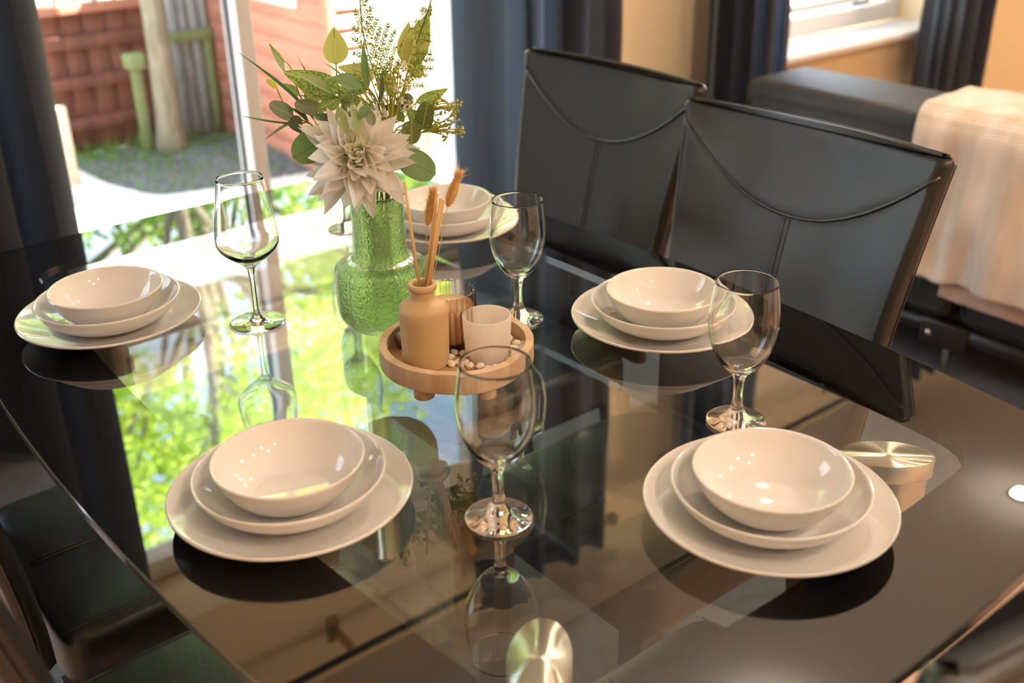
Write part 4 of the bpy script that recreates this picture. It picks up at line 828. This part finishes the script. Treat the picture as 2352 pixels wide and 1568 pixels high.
BERRIES=[('berry', (0.0231, -0.0, 0.2564), (0.0241, -0.01, 0.277), [(-0.0162, 0.004999999999999999, 0.3384), (-0.0252, -0.007, 0.3383), (-0.0051, -0.019000000000000003, 0.3083), (0.0115, 0.002, 0.3454), (0.0165, -0.01, 0.3129), (0.0222, -0.022, 0.3356), (0.0294, -0.0009999999999999992, 0.3422), (0.0319, -0.013000000000000001, 0.3415), (0.0385, -0.025, 0.3474), (0.0505, -0.004, 0.3426), (0.0536, -0.016, 0.3419), (0.0411, 0.004999999999999999, 0.3321), (0.017, -0.007, 0.2953), (0.0018, -0.019000000000000003, 0.3201), (-0.0059, 0.002, 0.3341), (0.0127, -0.01, 0.3237), (0.0309, -0.022, 0.3299), (0.0071, -0.0009999999999999992, 0.3051), (0.0461, -0.013000000000000001, 0.3273), (0.0548, -0.025, 0.3038), (0.026, -0.004, 0.3156), (0.001, -0.016, 0.3494), (-0.0137, 0.004999999999999999, 0.3308), (0.0396, -0.007, 0.3157), (0.0493, -0.019000000000000003, 0.3088), (0.0349, 0.002, 0.3322)]), ('spray', (0.0273, -0.0, 0.2617), (0.0747, -0.02, 0.2692), [(0.1113, -0.005000000000000001, 0.2587), (0.106, -0.017, 0.2644), (0.108, -0.029, 0.2713), (0.0956, -0.008, 0.2563), (0.1013, -0.02, 0.2756), (0.0977, -0.032, 0.2881), (0.0838, -0.011, 0.2679), (0.0909, -0.023, 0.2738), (0.1018, -0.035, 0.2817), (0.0848, -0.014, 0.2781)]), ('spray', (0.0273, -0.0, 0.2617), (0.0761, -0.02, 0.2985), [(0.0865, -0.005000000000000001, 0.3007), (0.0908, -0.017, 0.3071), (0.0854, -0.029, 0.3139), (0.0974, -0.008, 0.2993), (0.0936, -0.02, 0.2946), (0.1049, -0.032, 0.2969), (0.1122, -0.011, 0.29), (0.1081, -0.023, 0.2992), (0.0995, -0.035, 0.3009), (0.0814, -0.014, 0.2868)])]
BLOSSOMS=[(0.0401, -0.025, 0.3113), (0.0503, -0.025, 0.3055), (0.0424, -0.025, 0.2998), (0.0172, -0.025, 0.2949), (0.0335, -0.025, 0.326), (0.05, -0.025, 0.3267), (0.0309, -0.025, 0.3558), (0.0457, -0.025, 0.3544), (0.0163, -0.025, 0.3147), (0.0181, -0.025, 0.2972)]
FERNS=[('fern_a', [(0.0285, 0.01, 0.2749), (0.0157, 0.02, 0.3108), (0.006, 0.03, 0.3461), (-0.0012, 0.035, 0.3818), (-0.0022, 0.04, 0.4078), (-0.0019, 0.045, 0.4306)], [((0.0164, 0.028, 0.3183), (0.0381, 0.03, 0.366)), ((0.0124, 0.028, 0.3278), (0.0385, 0.03, 0.3848)), ((0.0099, 0.028, 0.3356), (0.0311, 0.03, 0.3955)), ((0.0062, 0.028, 0.3495), (0.0206, 0.03, 0.39)), ((0.0016, 0.028, 0.3694), (0.0174, 0.03, 0.3983)), ((-0.0007, 0.028, 0.38), (0.0111, 0.03, 0.4059)), ((-0.0016, 0.028, 0.3978), (0.0109, 0.03, 0.4139)), ((-0.0021, 0.028, 0.4154), (0.0056, 0.03, 0.4236)), ((0.0062, 0.028, 0.3495), (-0.0158, 0.03, 0.3607)), ((0.0013, 0.028, 0.3649), (-0.0158, 0.03, 0.3802)), ((-0.0007, 0.028, 0.38), (-0.0133, 0.03, 0.3928)), ((-0.002, 0.028, 0.3919), (-0.0095, 0.03, 0.4118)), ((0.0087, 0.028, 0.3403), (-0.0169, 0.03, 0.3471)), ((0.0135, 0.028, 0.3216), (0.0342, 0.03, 0.3526)), ((0.0189, 0.028, 0.3089), (0.0399, 0.03, 0.3447)), ((-0.0018, 0.028, 0.4242), (0.0063, 0.03, 0.4323))]), ('fern_b', [(0.0249, 0.01, 0.2672), (0.04, 0.02, 0.3034), (0.0533, 0.028, 0.3383), (0.0644, 0.03, 0.368), (0.0769, 0.032, 0.3987), (0.0866, 0.035, 0.4215)], [((0.0515, 0.028, 0.3338), (0.0831, 0.03, 0.339)), ((0.0552, 0.028, 0.3444), (0.0844, 0.03, 0.3497)), ((0.0589, 0.028, 0.3549), (0.0824, 0.03, 0.3569)), ((0.0617, 0.028, 0.3639), (0.082, 0.03, 0.3658)), ((0.0653, 0.028, 0.3728), (0.0816, 0.03, 0.3726)), ((0.068, 0.028, 0.3803), (0.0817, 0.03, 0.3801)), ((0.0715, 0.028, 0.3876), (0.082, 0.03, 0.3876)), ((0.0741, 0.028, 0.3949), (0.0815, 0.03, 0.3958)), ((0.0479, 0.028, 0.3247), (0.0755, 0.03, 0.3285)), ((0.0441, 0.028, 0.314), (0.0695, 0.03, 0.3171)), ((0.0515, 0.028, 0.3338), (0.0385, 0.03, 0.3478)), ((0.0552, 0.028, 0.3444), (0.0429, 0.03, 0.3568)), ((0.0589, 0.028, 0.3549), (0.0458, 0.03, 0.3657)), ((0.0617, 0.028, 0.3639), (0.0501, 0.03, 0.3739)), ((0.0653, 0.028, 0.3728), (0.0544, 0.03, 0.3819)), ((0.068, 0.028, 0.3803), (0.0594, 0.03, 0.3892)), ((0.0715, 0.028, 0.3876), (0.0651, 0.03, 0.395)), ((0.0784, 0.028, 0.4037), (0.0847, 0.03, 0.4046)), ((0.081, 0.028, 0.4095), (0.0857, 0.03, 0.4098)), ((0.0784, 0.028, 0.4037), (0.0742, 0.03, 0.408))])]
FLOWER=(-0.0189, -0.055, 0.25)
def unit_leaf(name, kind):
    nx, ny = 15, 9
    def w(t):
        if kind == 'blade': return (t ** 0.5) * (1 - t) ** 0.7 * 1.25
        if kind == 'round': return sqrt(max(0.0, 1 - (2 * t ** 0.85 - 1) ** 2)) ** 0.95
        if kind == 'bud': return sin(pi * t) ** 0.6
        if kind == 'narrow': return sin(pi * t ** 0.85) ** 0.95
        return sin(pi * t ** 0.72) ** 0.85 * (1 - 0.15 * t)
    def fn(u, v):
        y = (v - 0.5) * w(u); b = {'blade': 0.16, 'round': 0.05}.get(kind, 0.10)
        return (u, y, b * sin(pi * u) * 0.6 - b * u * u * 0.6 + (0.35 if kind == 'blade' else 0.14) * (y * y) * 1.6 + 0.012 * sin(7 * u + 3 * y))
    return grid(name, fn, nx, ny)
LK = {'olive': ('leaf', leaf_mat('leaf_olive', (0.52, 0.53, 0.15), (0.66, 0.66, 0.24), 0.55, 22, veinw=0.03)),
      'vein': ('leaf', leaf_mat('leaf_veined', (0.18, 0.30, 0.065), (0.66, 0.74, 0.26), 0.48, 12, veinw=0.085)),
      'veindark': ('round', leaf_mat('leaf_veined_dark', (0.10, 0.15, 0.045), (0.42, 0.44, 0.12), 0.3, 9, veinw=0.05)),
      'pale': ('narrow', leaf_mat('leaf_pale', (0.36, 0.45, 0.20), (0.24, 0.32, 0.10), 0.4, 30, veinw=0.02)),
      'green': ('narrow', leaf_mat('leaf_green', (0.15, 0.27, 0.11), (0.22, 0.36, 0.15), 0.3, 18, veinw=0.04)),
      'grey': ('round', leaf_mat('leaf_grey', (0.13, 0.17, 0.10), (0.28, 0.30, 0.19), 0.15, 14, veinw=0.06)),
      'dark': ('leaf', leaf_mat('leaf_dark', (0.055, 0.085, 0.045), (0.08, 0.12, 0.06), 0.15, 14, veinw=0.04)),
      'round': ('round', leaf_mat('leaf_round', (0.14, 0.25, 0.085), (0.10, 0.19, 0.05), 0.3, 6, veinw=0.02)),
      'blade': ('blade', leaf_mat('leaf_blade', (0.16, 0.28, 0.10), (0.42, 0.48, 0.24), 0.25, 3, veinw=0.01)),
      'bud': ('bud', thin_mat('bud_yellow', (0.70, 0.62, 0.10), 0.4))}
LM = {}
for k, (shape, m_) in LK.items():
    LM[k] = unit_leaf('leaf', shape); LM[k].materials.append(m_)
STEMM = mat('plant_stem', (0.17, 0.22, 0.06), 0.6); YSTEM = mat('yellow_stem', (0.38, 0.40, 0.06), 0.6)
NECK = [(0.0, 0.0, 0.182), (0.004, 0.002, 0.12), (0.006, 0.003, 0.03)]
SPR = {'eucalyptus_a': ('eucalyptus_sprig', 'eucalyptus sprig with an upright yellow green leaf above the flower', 'sprig'),
       'eucalyptus_b': ('veined_leaf_sprig', 'sprig with the big net veined green leaf pointing left', 'sprig'),
       'eucalyptus_c': ('dark_leaf_sprig', 'sprig with small grey green oval leaves at the left of the bouquet', 'sprig'),
       'willow': ('willow_sprig', 'sprig with narrow drooping leaves hanging over the white flower', 'sprig'),
       'dahlia': ('dahlia', 'large white artificial dahlia with creamy yellow heart', 'flower'),
       'eucalyptus_d': ('round_leaf_sprig', 'sprig with round net veined leaves right of the white flower', 'sprig'),
       'eucalyptus_e': ('tall_leaf_sprig', 'sprig with tall olive leaves behind the fern at the top right', 'sprig'),
       'grass': ('grass_blades', 'spray of long thin striped grass blades reaching left', 'grass spray'),
       'budsprig': ('bud_sprig', 'thin yellow green twig with small buds at the left', 'sprig'),
       'berry': ('berry_spray', 'yellow stemmed spray of tiny white berries in the bouquet middle', 'berry spray'),
       'spray': ('bud_spray', 'fine branching bud spray reaching right towards the curtain', 'bud spray'),
       'fern_a': ('fern_frond', 'tall bushy fern frond at the top of the bouquet', 'fern'),
       'fern_b': ('fern_frond', 'narrow pointed fern frond in front of the tall olive leaf', 'fern')}
ROOT = {k: empty(nm, (VX, VY, T), RZ, lab, cat, 'stems in the green vase') for k, (nm, lab, cat) in SPR.items()}
# each stem runs down through the neck on its own line
KEYS = list(SPR)
def down(k, p):
    a = 2 * pi * KEYS.index(k) / len(KEYS); q = 0.016
    return [tuple(p), (0.55 * p[0] * 0.2 + q * cos(a), q * sin(a), 0.183), (q * 0.8 * cos(a + .5), q * 0.8 * sin(a + .5), 0.12), (0.022 * cos(a + 1.1), 0.022 * sin(a + 1.1), 0.022)]
done = set()
for k, pts in STEMS:
    P = [Vector(p) for p in pts]; r0 = 0.0011
    ext_ = [tuple(p) for p in P]
    if k not in done and P[-1].z < 0.30: ext_ = ext_ + down(k, ext_[-1])[1:]; done.add(k)
    L = smoothprof(ext_, 5); n_ = len(L)
    link('stem', tube('stem', L, [r0 * (0.55 + 0.6 * min(1, 1.6 * i / n_)) for i in range(n_)], 8), YSTEM if k == 'budsprig' else STEMM, ROOT[k])
for k, kind, b, t, wd, roll in LEAVES:
    B_, T_ = Vector(b), Vector(t); ax = T_ - B_; L = ax.length; ax.normalize()
    toc = Vector((0.1, -1, 0.42)).normalized(); nrm = (toc - ax * toc.dot(ax)).normalized()
    nrm = Matrix.Rotation(radians(roll), 3, ax) @ nrm; yv = nrm.cross(ax)
    shape = LK[kind][0]; wmul = wd * (1.0 if shape != 'blade' else 1.1)
    M = Matrix(((ax.x * L, yv.x * wmul, nrm.x * L * 0.8, B_.x), (ax.y * L, yv.y * wmul, nrm.y * L * 0.8, B_.y), (ax.z * L, yv.z * wmul, nrm.z * L * 0.8, B_.z), (0, 0, 0, 1)))
    o = link('blade' if kind == 'blade' else ('bud' if kind == 'bud' else 'leaf'), LM[kind], None, ROOT[k]); o.matrix_local = M
# berries
BERRY = mat('berry_cream', (0.66, 0.60, 0.28), 0.5); BGREEN = mat('berry_green', (0.42, 0.42, 0.10), 0.5); BLOSS = thin_mat('blossom_white', (0.85, 0.80, 0.72), 0.35)
berry = lathe('berry', smoothprof([(0, 0), (0.0007, 0.0002), (0.0016, 0.0014), (0.0019, 0.0028), (0.0012, 0.0042), (0, 0.0046)], 3), 10)
for k, base, node, tips in BERRIES:
    root = ROOT[k]; v, f = [], []; B_, N_0 = Vector(base), Vector(node)
    tube_geo(smoothprof([tuple(N_0), tuple(N_0.lerp(B_, 0.5) + Vector((0, 0, -0.002)))] + down(k, tuple(B_)), 5), 0.0011, 7, v, f)
    for i, t in enumerate(tips):
        T_ = Vector(t); mid = N_0.lerp(T_, 0.55) + Vector((0, rnd.uniform(-.004, .004), -0.006 if k == 'berry' else 0.0015))
        tube_geo(smoothprof([tuple(N_0.lerp(B_, 0.25 * rnd.random())), tuple(mid), tuple(T_)], 5), [0.0011] * 6 + [0.0008] * 5, 5, v, f)
        for j in range(4):
            d = Vector((rnd.gauss(0, 1), rnd.gauss(0, 0.7), rnd.gauss(0.35, 0.8))).normalized(); q = T_ + d * rnd.uniform(0.003, 0.0068)
            tube_geo([tuple(T_), tuple(q)], 0.0006, 4, v, f)
            o = link('berry', berry, BERRY if (i + j) % 3 else BGREEN, root, loc=q, scale=(0.9,) * 3)
            o.rotation_euler = d.to_track_quat('Z', 'Y').to_euler()
            if len(berry.materials) and (i + j) % 3 == 0:
                o.material_slots[0].link = 'OBJECT'; o.material_slots[0].material = BGREEN
    link('stem', mesh('stem', v, f), YSTEM, root)
pet = unit_leaf('blossom_petal', 'round'); pet.materials.append(BLOSS)
for p in BLOSSOMS:
    for j in range(5):
        a = 2 * pi * j / 5 + p[0] * 90; d = Vector((cos(a), -0.5, sin(a))).normalized()
        o = link('blossom', pet, None, ROOT['berry'], loc=p, scale=(0.0062, 0.0042, 0.006)); o.rotation_euler = d.to_track_quat('X', 'Z').to_euler()
# ferns
FERNM = thin_mat('fern_green', (0.27, 0.37, 0.05), 0.25, col2=(0.17, 0.26, 0.03), vscale=40)
for k, st, brs in FERNS:
    root = ROOT[k]
    link('stem', tube('stem', smoothprof([tuple(p) for p in st[::-1]] + down(k, st[0])[1:], 5), 0.0009, 7), mat('fern_stem', (0.12, 0.16, 0.06), 0.6), root)
    for a, b in brs:
        A_, B_ = Vector(a), Vector(b); v, f = [], []; ax = (B_ - A_); L = ax.length; axn = ax.normalized()
        B2 = B_ + Vector((0, rnd.uniform(-0.012, 0.012), 0)); mid = A_.lerp(B2, 0.5) + Vector((0, 0, 0.0015))
        Ls = smoothprof([tuple(A_), tuple(mid), tuple(B2)], 10); tube_geo(Ls, 0.0006, 4, v, f)
        side = axn.cross(Vector((0, -1, 0.3)).normalized()).normalized(); nn = max(6, int(L / 0.0023))
        for q in range(1, nn):
            t = q / nn; c = Vector(Ls[min(len(Ls) - 1, int(t * (len(Ls) - 1)))])
            c = A_.lerp(B2, t) if len(Ls) < 2 else c
            for sg in (-1, 1):
                ln = 0.0068 * (1 - 0.72 * t) * rnd.uniform(0.85, 1.1) + 0.001; d = (side * sg + axn * 0.55 + Vector((0, rnd.uniform(-.3, .3), 0))).normalized() * ln
                w = axn * 0.0009; c2_ = c + axn * (L / nn) * rnd.random(); b0 = len(v); m_ = c2_ + d * 0.6
                v += [tuple(c2_ - w * 0.5), tuple(m_ - w * 1.2), tuple(c2_ + d), tuple(m_ + w * 1.2), tuple(c2_ + w * 0.5)]; f += [(b0, b0 + 1, b0 + 3, b0 + 4), (b0 + 1, b0 + 2, b0 + 3)]
        link('frondlet', mesh('frondlet', v, f, False), FERNM, root)
# dahlia head
def unit_petal(name, cup, bendv, tipp):
    def fn(u, v):
        w = (sin(pi * min(1, u ** 0.78)) ** 0.75) * (1 - 0.12 * u) if u < 1 else 0
        if u > 0.8: w *= 1 - tipp * ((u - 0.8) / 0.2) ** 1.5 * 0.5
        y = (v - 0.5) * max(w, 0.16 * (1 - u) ** 0.3)
        z = cup * y * y * 2.2 + bendv * (u ** 2) + 0.035 * sin(8 * u + 6 * y + 9 * cup) * u + 0.10 * y * u * sin(5 * u + 20 * bendv) + 0.10 * tipp * max(0, u - 0.75)
        return (u, y, z)
    return grid(name, fn, 15, 9)
def petal_mat(name, heart, pos):
    M = bpy.data.materials.new(name); M.use_nodes = True; n = M.node_tree.nodes; l = M.node_tree.links; n.clear()
    o = n.new('ShaderNodeOutputMaterial'); mixs = n.new('ShaderNodeMixShader'); mixs.inputs[0].default_value = 0.5
    p = n.new('ShaderNodeBsdfPrincipled'); p.inputs['Roughness'].default_value = 0.6; tl = n.new('ShaderNodeBsdfTranslucent')
    tcn = n.new('ShaderNodeTexCoord'); sp = n.new('ShaderNodeSeparateXYZ'); r = n.new('ShaderNodeValToRGB')
    r.color_ramp.elements[0].position = 0.10; r.color_ramp.elements[0].color = heart
    r.color_ramp.elements[1].position = pos; r.color_ramp.elements[1].color = (0.95, 0.93, 0.91, 1)
    l.new(tcn.outputs['Object'], sp.inputs[0]); l.new(sp.outputs['X'], r.inputs[0]); l.new(r.outputs[0], p.inputs['Base Color']); l.new(r.outputs[0], tl.inputs[0])
    l.new(p.outputs[0], mixs.inputs[1]); l.new(tl.outputs[0], mixs.inputs[2]); l.new(mixs.outputs[0], o.inputs[0]); return M
PETM = petal_mat('dahlia_petal', (0.93, 0.93, 0.70, 1), 0.5); PETH = petal_mat('dahlia_heart_petal', (0.95, 0.95, 0.62, 1), 0.9)
PETS = [unit_petal('petal', c, b, t) for c, b, t in ((0.55, 0.22, 0.9), (0.35, 0.08, 0.8), (0.5, -0.14, 0.9), (0.25, -0.30, 0.7), (0.7, 0.32, 0.6))]
for pm_ in PETS: pm_.materials.append(PETM)
hr = ROOT['dahlia']; FC = Vector(FLOWER)
axis = Vector((0.06, -0.86, 0.42)).normalized(); e1 = axis.cross(Vector((0, 0, 1))).normalized(); e2 = e1.cross(axis)
link('stem', tube('stem', smoothprof([tuple(FC - axis * 0.012), tuple(FC - axis * 0.03 + Vector((0, 0, -0.012)))] + down('dahlia', (0.004, -0.012, 0.215))[0:], 6), 0.0022, 10), STEMM, hr)
rp = random.Random(12)
RINGS = [(15, 103, 0.078, 0.031, 3, 0.012), (16, 90, 0.079, 0.030, 2, 0.010), (15, 77, 0.072, 0.029, 1, 0.007), (13, 64, 0.063, 0.027, 2, 0.004), (11, 51, 0.052, 0.025, 0, 0.0), (10, 39, 0.041, 0.022, 0, -0.002), (8, 27, 0.033, 0.020, 4, -0.004), (6, 14, 0.027, 0.017, 4, -0.006)]
for ri, (n_, th_, ln, wd, pv, bk) in enumerate(RINGS):
    for j in range(n_):
        a = 2 * pi * (j + 0.5 * (ri % 2)) / n_ + rp.uniform(-0.2, 0.2); th = radians(th_ + rp.uniform(-13, 13))
        rad = e1 * cos(a) + e2 * sin(a); d = (axis * cos(th) + rad * sin(th)).normalized(); nr = (axis * sin(th) - rad * cos(th)).normalized()
        nr = Matrix.Rotation(rp.uniform(-0.55, 0.55), 3, d) @ nr; y_ = nr.cross(d)
        L = 0.90 * ln * rp.uniform(0.80, 1.12); w = 0.92 * wd * rp.uniform(0.85, 1.2); b = FC - axis * bk + rad * 0.004
        pvv = pv if rp.random() < 0.7 else rp.choice((0, 1, 2))
        o = link('petal', PETS[pvv], None, hr)
        if ri >= 5: o.material_slots[0].link = 'OBJECT'; o.material_slots[0].material = PETH
        o.matrix_local = Matrix(((d.x * L, y_.x * w, nr.x * L, b.x), (d.y * L, y_.y * w, nr.y * L, b.y), (d.z * L, y_.z * w, nr.z * L, b.z), (0, 0, 0, 1)))
bpy.context.view_layer.update()
